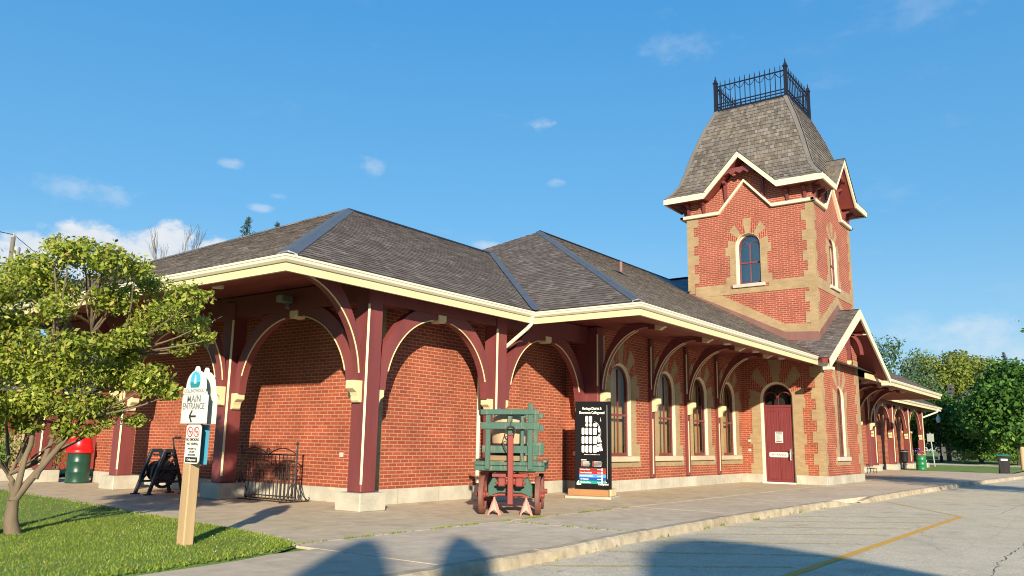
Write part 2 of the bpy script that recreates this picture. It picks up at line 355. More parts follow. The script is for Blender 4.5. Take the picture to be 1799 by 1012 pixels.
    def build(s, name, mats, parent=None, bevel=0, uvs=True):
        if not isinstance(mats, (list, tuple)): mats = [mats]
        me = bpy.data.meshes.new(name); me.from_pydata(s.v, [], s.f)
        for m in mats: me.materials.append(m)
        me.polygons.foreach_set('material_index', s.m); me.polygons.foreach_set('use_smooth', s.sm)
        if uvs:
            uvl = me.uv_layers.new(name='UVMap').data
            for p in me.polygons:
                n = p.normal; ax, ay, az = abs(n.x), abs(n.y), abs(n.z)
                for li in p.loop_indices:
                    c = me.vertices[me.loops[li].vertex_index].co
                    uvl[li].uv = (c.x, c.y) if az > max(ax, ay) else ((c.y, c.z) if ax > ay else (c.x, c.z))
        if any(s.sm): me.set_sharp_from_angle(angle=rad(40))
        me.update()
        o = bpy.data.objects.new(name, me); col.objects.link(o)
        if parent: o.parent = parent
        if bevel:
            b = o.modifiers.new('bevel', 'BEVEL'); b.width = bevel; b.segments = 1; b.limit_method = 'ANGLE'; b.angle_limit = rad(50)
        return o

def _islands(mb):
    par = {}
    def find(x):
        while par[x] != x: par[x] = par[par[x]]; x = par[x]
        return x
    key = [tuple(round(c, 4) for c in v) for v in mb.v]
    for k in key: par.setdefault(k, k)
    for f in mb.f:
        r0 = find(key[f[0]])
        for i in f[1:]: par[find(key[i])] = r0
    out = {}
    for i, f in enumerate(mb.f): out.setdefault(find(key[f[0]]), []).append(i)
    return list(out.values())
def build_each(mb, name, mats, parent=None, bevel=0):
    """one object for every connected piece"""
    objs = []
    for isl in _islands(mb):
        q = MB()
        for i in isl: q.poly([mb.v[k] for k in mb.f[i]], mb.m[i], mb.sm[i])
        mp = {}; vs = []
        for fi, f in enumerate(q.f):
            nf = []
            for k in f:
                kk = tuple(round(c, 5) for c in q.v[k])
                if kk not in mp: mp[kk] = len(vs); vs.append(q.v[k])
                nf.append(mp[kk])
            q.f[fi] = nf
        q.v = vs; objs.append(q.build(name, mats, parent, bevel))
    return objs

def tag(o, label=None, cat=None, group=None, kind=None):
    if label: o['label'] = label
    if cat: o['category'] = cat
    if group: o['group'] = group
    if kind: o['kind'] = kind
    return o

def empty(name, loc=(0, 0, 0), rz=0, **kw):
    o = bpy.data.objects.new(name, None); o.location = loc; o.rotation_euler = (0, 0, rz); o.empty_display_size = .2
    col.objects.link(o); return tag(o, **kw)

def copy_tree(o, parent=None):
    c = o.copy(); col.objects.link(c)
    if parent: c.parent = parent
    for ch in list(o.children): copy_tree(ch, c)
    return c

def text(s, size, name, mat, parent, mtx, align='CENTER', bold=0, sx=1, depth=.001):
    cu = bpy.data.curves.new('t', 'FONT'); cu.body = s; cu.size = size; cu.align_x = align; cu.align_y = 'CENTER'
    cu.extrude = depth; cu.offset = bold; cu.resolution_u = 3
    ob = bpy.data.objects.new('t', cu); col.objects.link(ob)
    dg = bpy.context.evaluated_depsgraph_get(); dg.update()
    me = bpy.data.meshes.new_from_object(ob.evaluated_get(dg)); bpy.data.objects.remove(ob)
    me.transform(Matrix.Diagonal((sx, 1, 1, 1))); me.transform(mtx)
    me.materials.clear(); me.materials.append(mat); me.name = name
    o = bpy.data.objects.new(name, me); col.objects.link(o); o.parent = parent; return o

class Frame:           # a plane frame: u along, v up, w outward
    def __init__(s, o, u, n): s.o = Vector(o); s.u = Vector(u).normalized(); s.n = Vector(n).normalized()
    def __call__(s, u, v, w=0): return tuple(s.o + s.u * u + Vector((0, 0, v)) + s.n * w)
    def mtx(s, u, v, w):
        p = Vector(s(u, v, w)); m = Matrix.Identity(4)
        z = Vector((0, 0, 1))
        for i in range(3): m[i][0] = s.u[i]; m[i][1] = z[i]; m[i][2] = s.n[i]; m[i][3] = p[i]
        return m

def np_quads(name, verts, nq, mat, parent=None, tri=False):
    k = 3 if tri else 4
    me = bpy.data.meshes.new(name); me.vertices.add(len(verts)); me.vertices.foreach_set('co', np.asarray(verts, np.float32).ravel())
    me.loops.add(nq * k); me.loops.foreach_set('vertex_index', np.arange(nq * k, dtype=np.int32))
    me.polygons.add(nq); me.polygons.foreach_set('loop_start', np.arange(0, nq * k, k, dtype=np.int32))
    me.polygons.foreach_set('loop_total', np.full(nq, k, np.int32)); me.update(calc_edges=True); me.materials.append(mat)
    o = bpy.data.objects.new(name, me); col.objects.link(o)
    if parent: o.parent = parent
    return o

def leaves(clusters, dens, size, asp=.55, shell=.55, up=.5, jitter=.35):
    """clusters: (x,y,z,rx,ry,rz); returns diamond leaf vertices (n*4,3)"""
    out = []; size0 = size
    for (x, y, z, rx, ry, rz) in clusters:
        size = size0 * (.75 + .5 * rng.random())
        n = max(6, int(dens * (rx * ry + ry * rz + rx * rz) / 3))
        d = rng.normal(size=(n, 3)); d /= np.linalg.norm(d, axis=1)[:, None]
        r = shell + (1 - shell) * rng.random(n) ** .6; r *= 1 + rng.normal(size=n) * .12
        p = d * r[:, None] * np.array([rx, ry, rz]) + np.array([x, y, z])
        nrm = d * .6 + rng.normal(size=(n, 3)) * jitter * 1.6 + np.array([0, 0, up]); nrm /= np.linalg.norm(nrm, axis=1)[:, None]
        t = np.cross(nrm, rng.normal(size=(n, 3))); t /= np.linalg.norm(t, axis=1)[:, None]; b = np.cross(nrm, t)
        l = (size * (.6 + .8 * rng.random(n)))[:, None]
        out.append(np.stack([p - t * l * .5, p + b * l * asp * .5 + nrm * l * .06, p + t * l * .5, p - b * l * asp * .5 + nrm * l * .06], 1))
    return np.concatenate(out).reshape(-1, 3)

# ------------------------------------------------------------------ dimensions
EH, FB = 4.20, 3.945                     # gutter top, fascia bottom
OL, OF, XB, OM, MY = -3.63, -1.45, 3.41, -4.15, -.94
XI, XT, XR, PT, PB = 6.97, 17.36, 22.31, -3.77, 1.06
PH = .31
TC = ((XT + XR) / 2, -1.30)
FX0, FX1 = 38.6, 55.4                    # far wing eave
PITCH = .54

station = empty('train_station', (0, 0, 0), label='long red brick heritage railway station with arcaded eaves and a square shingled tower', cat='building')

# ------------------------------------------------------------------ building helpers
def arch(c, hw, vs, n=16, a0=180, a1=0, k=1.0):
    return [(c + hw * math.cos(rad(a0 + (a1 - a0) * i / n)), vs + hw * k * math.sin(rad(a0 + (a1 - a0) * i / n))) for i in range(n + 1)]

def wall(mb, F, u0, u1, v0, top, ops=(), depth=.22, brk=(), n=16):
    tf = top if callable(top) else (lambda u: top)
    cuts = {u0, u1, *[b for b in brk if u0 < b < u1]}
    for (c, hw, vb, vs) in ops: cuts |= {c - hw, c + hw}
    cuts = sorted(cuts)
    for a, b in zip(cuts[:-1], cuts[1:]):
        op = next((o for o in ops if abs((a + b) / 2 - o[0]) < o[1]), None)
        if op is None: mb.poly([F(a, v0), F(b, v0), F(b, tf(b)), F(a, tf(a))])
    for (c, hw, vb, vs) in ops:
        if vb > v0 + 1e-4: mb.poly([F(c - hw, v0), F(c + hw, v0), F(c + hw, vb), F(c - hw, vb)])
        ap = arch(c, hw, vs, n)
        for (ua, va), (ub, vb2) in zip(ap[:-1], ap[1:]):
            mb.poly([F(ua, va), F(ub, vb2), F(ub, tf(ub)), F(ua, tf(ua))])
            mb.poly([F(ua, va), F(ua, va, -depth), F(ub, vb2, -depth), F(ub, vb2)])
        mb.poly([F(c - hw, vb), F(c - hw, vb, -depth), F(c - hw, vs, -depth), F(c - hw, vs)])
        mb.poly([F(c + hw, vb), F(c + hw, vs), F(c + hw, vs, -depth), F(c + hw, vb, -depth)])
        mb.poly([F(c - hw, vb), F(c + hw, vb), F(c + hw, vb, -depth), F(c - hw, vb, -depth)])

def fbox(mb, F, u0, u1, v0, v1, w0, w1, mi=0):
    mb.prism([F(u0, v0, w1), F(u1, v0, w1), F(u1, v1, w1), F(u0, v1, w1)], F.n * (w0 - w1), mi)

def fprism(mb, F, uv, w0, w1, mi=0):
    mb.prism([F(u, v, w1) for u, v in uv], F.n * (w0 - w1), mi)

def ring(mb, F, c, ro, ri, vb, vs, w0, w1, n=18, mi=0, foot=True):
    """an upside-down U band: outer half width ro, inner ri"""
    o = [(c - ro, vb)] + arch(c, ro, vs, n) + [(c + ro, vb)]
    i = [(c - ri, vb)] + arch(c, ri, vs, n) + [(c + ri, vb)]
    for k in range(len(o) - 1):
        (a, b), (d, e) = o[k], o[k + 1]; (p, q), (r, t) = i[k], i[k + 1]
        mb.poly([F(p, q, w1), F(r, t, w1), F(d, e, w1), F(a, b, w1)][::-1] if False else [F(a, b, w1), F(p, q, w1), F(r, t, w1), F(d, e, w1)], mi)
        mb.poly([F(a, b, w0), F(a, b, w1), F(d, e, w1), F(d, e, w0)], mi)
        mb.poly([F(p, q, w1), F(p, q, w0), F(r, t, w0), F(r, t, w1)], mi)

def pane_fill(mb, F, c, hw, vb, vs, w, n=16):
    mb.poly([F(c - hw, vb, w), F(c + hw, vb, w)] + [F(u, v, w) for u, v in arch(c, hw, vs, n)[::-1]])

def voussoirs(mb, F, c, ri, R0, R1, vs, w, n=9):
    for k in range(n):
        t0, t1 = 180 - 180 * k / n, 180 - 180 * (k + 1) / n
        red = k % 2
        pts = []
        for j in range(4):
            t = rad(t0 + (t1 - t0) * j / 3); pts.append((c + ri * math.cos(t), vs + ri * math.sin(t)))
        for j in range(3, -1, -1):
            t = rad(t0 + (t1 - t0) * j / 3); R = R0 + (R1 - R0) * math.sin(t) ** 1.5
            pts.append((c + R * math.cos(t), vs + R * math.sin(t)))
        fprism(mb, F, pts, 0, w * .6 if red else w, red)

def make_window(F, c, hw, vb, vs, name='window', rail=None, sill=None, tracery=False, sill_mat='sill', sillw=.33, d=.05):
    """cream lined reveal and casing with sash, pane, curtain and sill"""
    mb = MB(); ring(mb, F, c, hw, hw - .014, vb, vs, -d - .04, .006); ring(mb, F, c, hw - .014, hw - .06, vb, vs, -d - .04, -d)
    w = mb.build(name, M['cream_trim'], station)
    s = MB(); ri = hw - .06
    ring(s, F, c, ri, ri - .05, vb, vs, -d - .07, -d - .02)
    fbox(s, F, c - ri, c + ri, vb, vb + .08, -d - .07, -d - .018)
    if rail: fbox(s, F, c - ri, c + ri, rail, rail + .06, -d - .07, -d - .017)
    if tracery:
        fbox(s, F, c - .014, c + .014, vb + .07, vs + .02, -d - .068, -d - .025)
        hr = (ri - .05) / 2
        for q in (-1, 1): ring(s, F, c + q * hr, hr, hr - .022, vs - .1, vs - .02, -d - .067, -d - .026, 10)
    else:
        fbox(s, F, c - .014, c + .014, vb + .07, vs + ri * .8, -d - .068, -d - .025)
    s.build('sash', M['maroon'], w)
    g = MB(); pane_fill(g, F, c, ri, vb, vs, -d - .05); g.build('pane', M['glass_tower' if tracery else 'glass'], w)
    k = MB(); z1 = vs + ri
    fbox(k, F, c - hw - .1, c - .02, vb - .1, z1, -d - .30, -d - .26, 0); fbox(k, F, c - .02, c + hw + .35, vb - .1, z1, -d - .34, -d - .305, 1)
    k.build('curtain', [M['curtain_grey'], M['curtain_gold']], w)
    if sill:
        b = MB(); fprism(b, F, [(c - hw - sillw, vb - sill), (c + hw + sillw, vb - sill), (c + hw + sillw, vb - .012), (c - hw - sillw, vb - .012)], -d, .085)
        b.build('sill', M[sill_mat], w, bevel=.012)
    return w

def ell(uc, v0, a, b, s, t): return (uc + s * a * math.cos(rad(t)), v0 + b * math.sin(rad(t)))

def brace(mb, tr, F, uc, v0, a, b, ao, bo, s, w0, w1, vmax, t1=90, stripe=(10, 74), both=False):
    """curved timber brace: quarter ellipse from the post (side s) up to the crown"""
    n = 14
    inn = [ell(uc, v0, a, b, s, t1 * i / n) for i in range(n + 1)]
    out = []
    for i in range(n + 1):
        u, v = ell(uc, v0, ao, bo, s, t1 * i / n); out.append((u, min(v, vmax)))
    for k in range(n):
        (p, q), (r, t) = inn[k], inn[k + 1]; (c, d), (e, f) = out[k], out[k + 1]
        for w, fl in ((w1, s > 0), (w0, s < 0)):
            q4 = [F(p, q, w), F(c, d, w), F(e, f, w), F(r, t, w)]
            mb.poly(q4 if fl else q4[::-1])
        x = [F(p, q, w0), F(p, q, w1), F(r, t, w1), F(r, t, w0)]; mb.poly(x if s > 0 else x[::-1])
        x = [F(c, d, w1), F(c, d, w0), F(e, f, w0), F(e, f, w1)]; mb.poly(x if s > 0 else x[::-1])
    if tr is not None:
        for w in ((w1, w0) if both else (w1,)):
            tr.tube([F(*ell(uc, v0, a - .004, b - .004, s, stripe[0] + (stripe[1] - stripe[0]) * i / 14), w) for i in range(15)], .015, 5)

CORB = [(0, 0), (.05, 0), (.075, .03), (.085, .10), (.11, .155), (.165, .19), (.20, .215), (.20, .34), (0, .34)]
def corbel(mb, F, u, v, s, w0, w1, k=1.0):
    fprism(mb, F, [(u + s * a * k, v + b * k) for a, b in (CORB if s > 0 else CORB[::-1])], w0, w1)

FX = Frame((0, 0, 0), (1, 0, 0), (0, -1, 0))          # plane y=0 facing the car park
def frame_y(y): return Frame((0, y, 0), (1, 0, 0), (0, -1, 0))
def frame_x(x): return Frame((x, 0, 0), (0, -1, 0), (-1, 0, 0))

# ------------------------------------------------------------------ walls
WIN = [8.27, 11.12, 13.57, 16.02]; WHW, WVB, WVS = .58, .95, 2.89
DC, DHW, DVS = 2.18, .58, 2.95                       # door centre in u = -y
TWC, TWHW, TWVB, TWVS = 1.355, .475, 7.19, 8.645       # tower window, left face, u = -y
FWC = 19.66
def wpart(fn, mat='brick', name='brick_wall'):
    mb = MB(); fn(mb); return mb.build(name, M[mat], station)
FL, FM, FT, FTL, FB_ = frame_x(0), frame_y(MY), frame_y(PT), frame_x(XT), frame_x(XI)
wpart(lambda m: wall(m, FL, -11, 0, PH, 4.4))
wpart(lambda m: wall(m, FX, 0, XI, PH, 4.4))
wpart(lambda m: wall(m, FB_, 0, -MY, PH, 4.4))
wpart(lambda m: wall(m, FM, XI, XT, PH, 4.4, [(c, WHW, WVB, WVS) for c in WIN]))
wpart(lambda m: wall(m, FM, XR, 35, PH, 4.4))
wpart(lambda m: wall(m, FX, 35, 48.5, PH, 4.4))
def others(m):
    m.poly([(48.5, 0, 0), (48.5, 11, 0), (48.5, 11, 4.4), (48.5, 0, 4.4)])
    m.poly([(35, 0, 0), (35, MY, 0), (35, MY, 4.4), (35, 0, 4.4)][::-1])
    m.poly([(48.5, 11, 0), (0, 11, 0), (0, 11, 4.4), (48.5, 11, 4.4)])
wpart(others)
cy = -TC[1]
def gtop(c): return lambda u: 10.66 if abs(u - c) > 1.28 else 10.66 + (1.28 - abs(u - c)) * .97
def tower_left(m):
    wall(m, FTL, -PB, -PT, 4.4, gtop(cy), [(TWC, TWHW, TWVB, TWVS)], brk=(cy - 1.28, cy, cy + 1.28))
wpart(tower_left, 'brick_tower', 'tower_wall')
wpart(lambda m: wall(m, FTL, -MY, -PT, 0, 4.4, [(DC, DHW, 0, DVS)]), 'brick', 'entrance_wall')
def tower_front(m):
    ops = [(FWC, TWHW, TWVB, TWVS)]
    wall(m, FT, XT, XR, 4.7, gtop(TC[0]), ops, brk=(TC[0] - 1.28, TC[0], TC[0] + 1.28))
wpart(tower_front, 'brick_tower', 'tower_wall')
wpart(lambda m: wall(m, FT, XT, XR, PH, 4.7, [(19.55, .45, WVB, 3.03)]), 'brick', 'entrance_wall')
def tower_rest(m):
    m.poly([(XR, PT, 0), (XR, PB, 0), (XR, PB, 10.66), (XR, TC[1] + 1.28, 10.66), (XR, TC[1], 11.9), (XR, TC[1] - 1.28, 10.66), (XR, PT, 10.66)])
    m.poly([(XR, PB, 4), (XT, PB, 4), (XT, PB, 10.66), (TC[0] - 1.28, PB, 10.66), (TC[0], PB, 11.9), (TC[0] + 1.28, PB, 10.66), (XR, PB, 10.66)])
wpart(tower_rest, 'brick_tower', 'tower_wall')

# plinth
pl = MB(); e = .035
pl.box((-e, -e, 0), (XI + .0, .2, PH)); pl.box((-e, .2, 0), (.2, 11, PH))
pl.box((XI - e, MY - e, 0), (XT - .001, MY + .2, PH)); pl.box((XI - e, MY + .2, 0), (XI + .2, -e - .001, PH))
pl.box((XT - e, PT - e, 0), (XT + .2, -(DC + DHW) - .003, PH)); pl.box((XT - e, -(DC - DHW) + .003, 0), (XT + .2, MY - e - .001, PH))
pl.box((XT + .2, PT - e, 0), (XR + e, PT + .2, PH)); pl.box((XR - .2, PT + .2, 0), (XR + e, MY - e, PH))
pl.box((XR + e + .001, MY - e, 0), (35 + e, MY + .2, PH)); pl.box((35 + e + .001, -e, 0), (48.5 + e, .2, PH))
build_each(pl, 'stone_plinth', M['plinth'], station, .01)
# threshold
tb = MB(); tb.box((XT - .12, -(DC + DHW) + .004, 0), (XT + .3, -(DC - DHW) - .004, .05)); tb.build('door_threshold', M['white'], station)

# buff brick dressings
DRESS = [M['buff'], M['brick_wedge']]
def surround(F, c, hw, vb, vs, R0, R1, low=None, q=.24, qtop=.40, w=.016, name='window_surround'):
    bf = MB()
    for s in (-1, 1):
        a, b = c + s * hw, c + s * (hw + q)
        lo, hi = min(a, b), max(a, b); fbox(bf, F, lo, hi, vb - .02, vs, 0, w)
        b2 = c + s * (hw + qtop); x0, x1 = min(b + s * .001, b2), max(b + s * .001, b2)
        fbox(bf, F, x0, x1, vs - .34, vs, 0, w)
        fbox(bf, F, x0, x1, vb - .02, vb + .30, 0, w)
    if low is not None: fbox(bf, F, c - hw - qtop - .05, c + hw + qtop + .05, low, vb - .022, 0, w)
    voussoirs(bf, F, c, hw, R0, R1, vs, w)
    bf.build(name, DRESS, station)
for c in WIN: surround(FM, c, WHW, WVB, WVS, .96, 1.20, .645, .30, .50)
surround(FT, 19.55, .45, WVB, 3.03, .86, 1.32, .645)
surround(FTL, TWC, TWHW, TWVB, TWVS, .76, 1.03)
surround(FT, FWC, TWHW, TWVB, TWVS, .76, 1.03)
# door jambs
bf = MB()
for s in (-1, 1):
    a, b = DC + s * DHW, DC + s * (DHW + .33); fbox(bf, FTL, min(a, b), max(a, b), PH, DVS, 0, .016)
    for v in (.31, 1.35, 2.6):
        b0, b2 = DC + s * (DHW + .331), DC + s * (DHW + .42); fbox(bf, FTL, min(b0, b2), max(b0, b2), v, v + .35, 0, .016)
voussoirs(bf, FTL, DC, DHW, .95, 1.40, DVS, .016)
bf.build('door_surround', DRESS, station)
# quoins at the tower and entrance corners
def quoins(F, ucorner, s, v0, v1, wide, narrow, h=.372):
    v = v0; k = 0; bf = MB()
    while v < v1 - .05:
        wdt = wide if k % 2 else narrow; t = min(v + h, v1)
        a, b = ucorner, ucorner + s * wdt; fbox(bf, F, min(a, b), max(a, b), v, t, 0, .016); v = t; k += 1
    bf.build('corner_quoin', M['buff'], station)
quoins(FTL, -PT + .016, -1, PH, 4.9, .40, .25); quoins(FT, XT - .0, 1, PH, 4.6, .30, .18)
quoins(FT, XR, -1, PH, 4.6, .62, .40)
quoins(FTL, -PT + .016, -1, 5.2, 10.0, .43, .27); quoins(FTL, -PB, 1, 7.0, 10.0, .46, .28)
quoins(FT, XT, 1, 5.2, 10.0, .30, .16); quoins(FT, XR, -1, 5.2, 10.0, .42, .24)
quoins(FB_, -MY - .0, -1, PH, 4.3, .34, .24)
# tower bands: sill band and the raking bands above the roofs
def band(fn, F, *a):
    q = MB(); fn(q, F, *a); q.build('buff_band', M['buff'], station)
band(fbox, FTL, -PB + .3, TWC - TWHW - .26, 6.83, 7.24, 0, .0145); band(fbox, FTL, TWC - TWHW - .26, TWC + TWHW + .26, 6.83, 7.03, 0, .0145); band(fbox, FTL, TWC + TWHW + .26, -PT - .2, 6.83, 7.24, 0, .0145)
band(fprism, FTL, [(-1.055, 6.95), (2.61, 5.30), (3.7, 5.24), (3.5, 5.54), (2.62, 5.58), (.31, 6.825), (-.75, 6.825)], 0, .012)
band(fbox, FT, XT + .1, FWC - TWHW - .26, 6.83, 7.24, 0, .0145); band(fbox, FT, FWC - TWHW - .26, FWC + TWHW + .26, 6.83, 7.03, 0, .0145); band(fbox, FT, FWC + TWHW + .26, XR - .1, 6.83, 7.24, 0, .0145)
def gz(x): return 6.27 - .52 * abs(19.92 - x)
for s in (-1, 1):
    xa = 19.92; xb = XT if s < 0 else XR
    band(fprism, FT, [(xa, gz(xa) + .28), (xb, gz(xb) + .28), (xb, gz(xb) + .62), (xa, gz(xa) + .62)], 0, .011)
# brown metal flashing where roofs meet the tower
fl = MB()
fprism(fl, FTL, [(-PB, 6.86), (2.70, 4.98), (3.78, 4.90), (3.78, 5.24), (2.61, 5.30), (-PB, 7.06)], 0, .03)
for s in (-1, 1):
    xb = XT if s < 0 else XR; fprism(fl, FT, [(19.92, gz(19.92) - .05), (xb, gz(xb) - .05), (xb, gz(xb) + .28), (19.92, gz(19.92) + .28)], 0, .03)
build_each(fl, 'roof_flashing', M['flash_brown'], station)

# windows
for c in WIN: make_window(FM, c, WHW, WVB, WVS, rail=2.02, sill=.155, sillw=.36)
make_window(FT, 19.55, .45, WVB, 3.03, rail=2.02, sill=.155, sillw=.36, sill_mat='sill_pale', d=.045)
make_window(FTL, TWC, TWHW, TWVB, TWVS, 'tower_window', d=.17, rail=7.98, sill=.14, tracery=True, sill_mat='sill_pale', sillw=.14)
make_window(FT, FWC, TWHW, TWVB, TWVS, 'tower_window', d=.05, rail=7.98, sill=.14, tracery=True, sill_mat='sill_pale', sillw=.14)
rm = MB(); rm.box((7.2, -.05, .4), (17.2, 0, 4.3)); rm.box((XT + .9, PT + .7, .2), (XR - .3, PT + .75, 10)); rm.box((XT + .95, PT + .75, .2), (XT + 1.0, PB - .3, 10))
build_each(rm, 'interior_partition', M['room_dark'], station)

# entrance door: leaf with panels, frame, fanlight, handle, signs
dd = MB(); d0, d1 = DC - .505, DC + .505
fbox(dd, FTL, d0, d1, .06, 2.62, -.16, -.11)
for (a, b) in ((DC - .40, DC - .06), (DC + .06, DC + .40)):
    for (v0, v1) in ((.16, 1.02), (1.14, 2.5)):
        for k in range(3):
            pw = (b - a) / 3; fbox(dd, FTL, a + k * pw + .008, a + (k + 1) * pw - .008, v0, v1, -.12, -.102)
        for (p, q, r, t) in ((a - .03, a, v0 - .03, v1 + .03), (b, b + .03, v0 - .03, v1 + .03), (a, b, v0 - .03, v0), (a, b, v1, v1 + .03)):
            fbox(dd, FTL, p, q, r, t, -.12, -.092)
door = dd.build('door', M['maroon_door'], station, bevel=.004)
fr = MB(); ring(fr, FTL, DC, DHW, DHW - .012, .05, DVS, -.2, .008, 22); ring(fr, FTL, DC, DHW - .012, DHW - .075, .05, DVS, -.2, -.085, 22); fr.build('door_frame', M['cream_trim'], door)
ft = MB(); fbox(ft, FTL, d0, d1, 2.625, 2.72, -.17, -.09); hr = (DHW - .09) / 2
ring(ft, FTL, DC, DHW - .07, DHW - .11, 2.72, DVS, -.17, -.1, 20)
for q in (-1, 1): ring(ft, FTL, DC + q * hr, hr + .012, hr - .022, 2.72, 2.93, -.16, -.115, 12)
ft.build('fanlight_tracery', M['maroon_door'], door)
gp = MB(); pane_fill(gp, FTL, DC, DHW - .07, 2.66, DVS, -.15); gp.build('fanlight_pane', M['glass'], door)
bk = MB(); fbox(bk, FTL, DC - .7, DC + .7, 0, 3.7, -.5, -.45); bk.build('dark_lobby', M['room_dark'], door)
sg = MB()
pts = [(DC - .36 + .03 * math.cos(rad(t)) + (.0 if c < 0 else .0), 0) for t, c in ()]
fprism(sg, FTL, [(DC - .33, .90), (DC + .27, .90), (DC + .30, .93), (DC + .30, 1.04), (DC + .27, 1.07), (DC - .33, 1.07), (DC - .36, 1.04), (DC - .36, .93)], -.1, -.082)
es = sg.build('entrance_plate', M['white'], door)
text('ENTRANCE', .098, 'entrance_lettering', M['ink_grey'], door, FTL.mtx(DC - .02, .985, -.080), bold=.0022)
nt_ = MB(); fbox(nt_, FTL, DC - .13, DC + .14, 1.40, 1.78, -.1, -.086); nt_.build('paper_notice', M['white'], door)
nk = MB(); fbox(nk, FTL, DC - .10, DC + .11, 1.69, 1.76, -.086, -.0845); fbox(nk, FTL, DC - .10, DC + .11, 1.42, 1.45, -.086, -.0845)
for k in range(6): fbox(nk, FTL, DC - .095, DC + .02 + .08 * random.random(), 1.48 + k * .032, 1.491 + k * .032, -.086, -.0848)
nk.build('notice_printing', M['ink'], door)
text('NOTICE', .05, 'notice_heading', M['letter_white'], door, FTL.mtx(DC + .005, 1.725, -.083), bold=.001)
hd = MB(); fbox(hd, FTL, DC + .36, DC + .43, .78, 1.2, -.1, -.085)
hd.tube([FTL(DC + .395, .82, -.085), FTL(DC + .395, .82, -.02), FTL(DC + .395, 1.16, -.02), FTL(DC + .395, 1.16, -.085)], .016, 8)
hd.tube([FTL(DC + .47, 1.05, -.1), FTL(DC + .47, 1.05, -.07)], .022, 8)
hd.build('door_handle', M['steel'], door)

# small vents / outlets in the brickwork
vb_ = MB()
for F, u, v, w, h in ((FTL, 1.15, 1.42, .12, .08), (FTL, 1.15, 1.08, .10, .09), (FL, -1.0, .92, .10, .09), (FB_, .40, .95, .34, .12)):
    fbox(vb_, F, u - w / 2, u + w / 2, v, v + h, 0, .02)
build_each(vb_, 'wall_vent', M['sill_pale'], station)

# ------------------------------------------------------------------ arcade posts, braces, beams
PS = .37
def arcade_post(cx, cy, along_x=True, left=True, right=True, half=None, outward=False, top=4.2, half_r=None, halfy=None):
    """timber post on a concrete block; in-plane braces to both sides, optional outward brace"""
    p = MB(); h = PS / 2
    p.box((cx - h, cy - h, .33), (cx + h, cy + h, top))
    post = p.build('arcade_post', M['maroon'], station, bevel=.018)
    t = MB(); t.obox((cx - h + .004, cy - h + .004, (.48 + 3.79) / 2), .042, .042, 3.79 - .48, rad(45))
    b = MB(); k = MB(); c = MB()
    F = Frame((0, cy, 0), (1, 0, 0), (0, -1, 0)) if along_x else Frame((cx, 0, 0), (0, -1, 0), (-1, 0, 0))
    uc = cx if along_x else -cy
    for s, on in ((-1, left), (1, right)):
        if not on: continue
        span = (half_r if (s > 0 and half_r) else half)
        mid = uc + s * span
        a_in = span - h - .24; a_out = span - h
        brace(b, t, F, mid, 2.2, a_in, 1.55, a_out, 1.86, -s, -.085, .085, 3.86, stripe=(14, 80))
        corbel(c, F, uc + s * h, 1.87, s, -.10, .10)
    if outward == 'x':
        Fo = Frame((0, cy, 0), (1, 0, 0), (0, -1, 0))
        brace(b, t, Fo, -2.9, 2.3, 1.66, 1.85, 1.74, 2.25, 1, -.085, .085, 4.14, stripe=(6, 82))
        corbel(c, Fo, cx - h, 1.95, -1, -.10, .10, 1.18)
    if outward == 'y':
        Fo = Frame((cx, 0, 0), (0, -1, 0), (-1, 0, 0))
    build_each(b, 'brace', M['maroon'], post)
    build_each(t, 'trim_strip', M['cream'], post); build_each(c, 'corbel', M['cream'], post, .006)
    q = MB(); q.box((cx - .33, cy - .33, 0), (cx + .33, cy + .33, .33)); q.build('base_block', M['block'], post, bevel=.02)
    return post
AY = -.645; AX = -.975
arcade_post(AX, AY, True, False, True, 1.99, 'x')
b = MB(); tr = MB(); cb = MB()                        # corner post: in-plane brace along the end wall
Fe = Frame((AX, 0, 0), (0, -1, 0), (-1, 0, 0))
brace(b, tr, Fe, -1.47, 2.2, 1.47 - .46 + .645, 1.55, 1.47 + .645 - .185, 1.86, 1, -.085, .085, 3.86, stripe=(14, 80)); corbel(cb, Fe, .46, 1.87, -1, -.1, .1)
endb = b.build('brace', M['maroon'], station); tr.build('trim_strip', M['cream'], endb); cb.build('corbel', M['cream'], endb, bevel=.006)
arcade_post(2.99, AY, True, True, True, 1.975, half_r=1.88)
ysp = [3.575, 7.79, 11.82]
for i, yy in enumerate(ysp): arcade_post(AX, yy, False, i < 2, True, 2.105, 'x')
def bcorner(cx, s):
    """post built against the projecting wall corner; brace back to the arcade and one out to the eaves"""
    p = MB(); p.box((cx - .17, MY - .16, PH), (cx + .17, AY + .19, 4.3)); post = p.build('arcade_post', M['maroon'], station, bevel=.014)
    t = MB(); b = MB(); c = MB()
    for dx in (-.17, .17): t.obox((cx + dx, MY - .16, 3.42), .036, .036, 1.35, rad(45))
    mid = cx - s * 1.87
    brace(b, t, Frame((0, AY, 0), (1, 0, 0), (0, -1, 0)), mid, 2.2, 1.45, 1.55, 1.70, 1.86, s, -.085, .085, 3.86, stripe=(14, 80))
    corbel(c, Frame((0, AY, 0), (1, 0, 0), (0, -1, 0)), cx - s * .17, 1.87, -s, -.1, .1)
    out_brace(b, t, c, cx + .05, MY - .16)
    build_each(b, 'brace', M['maroon'], post); build_each(t, 'trim_strip', M['cream'], post); build_each(c, 'corbel', M['cream'], post)
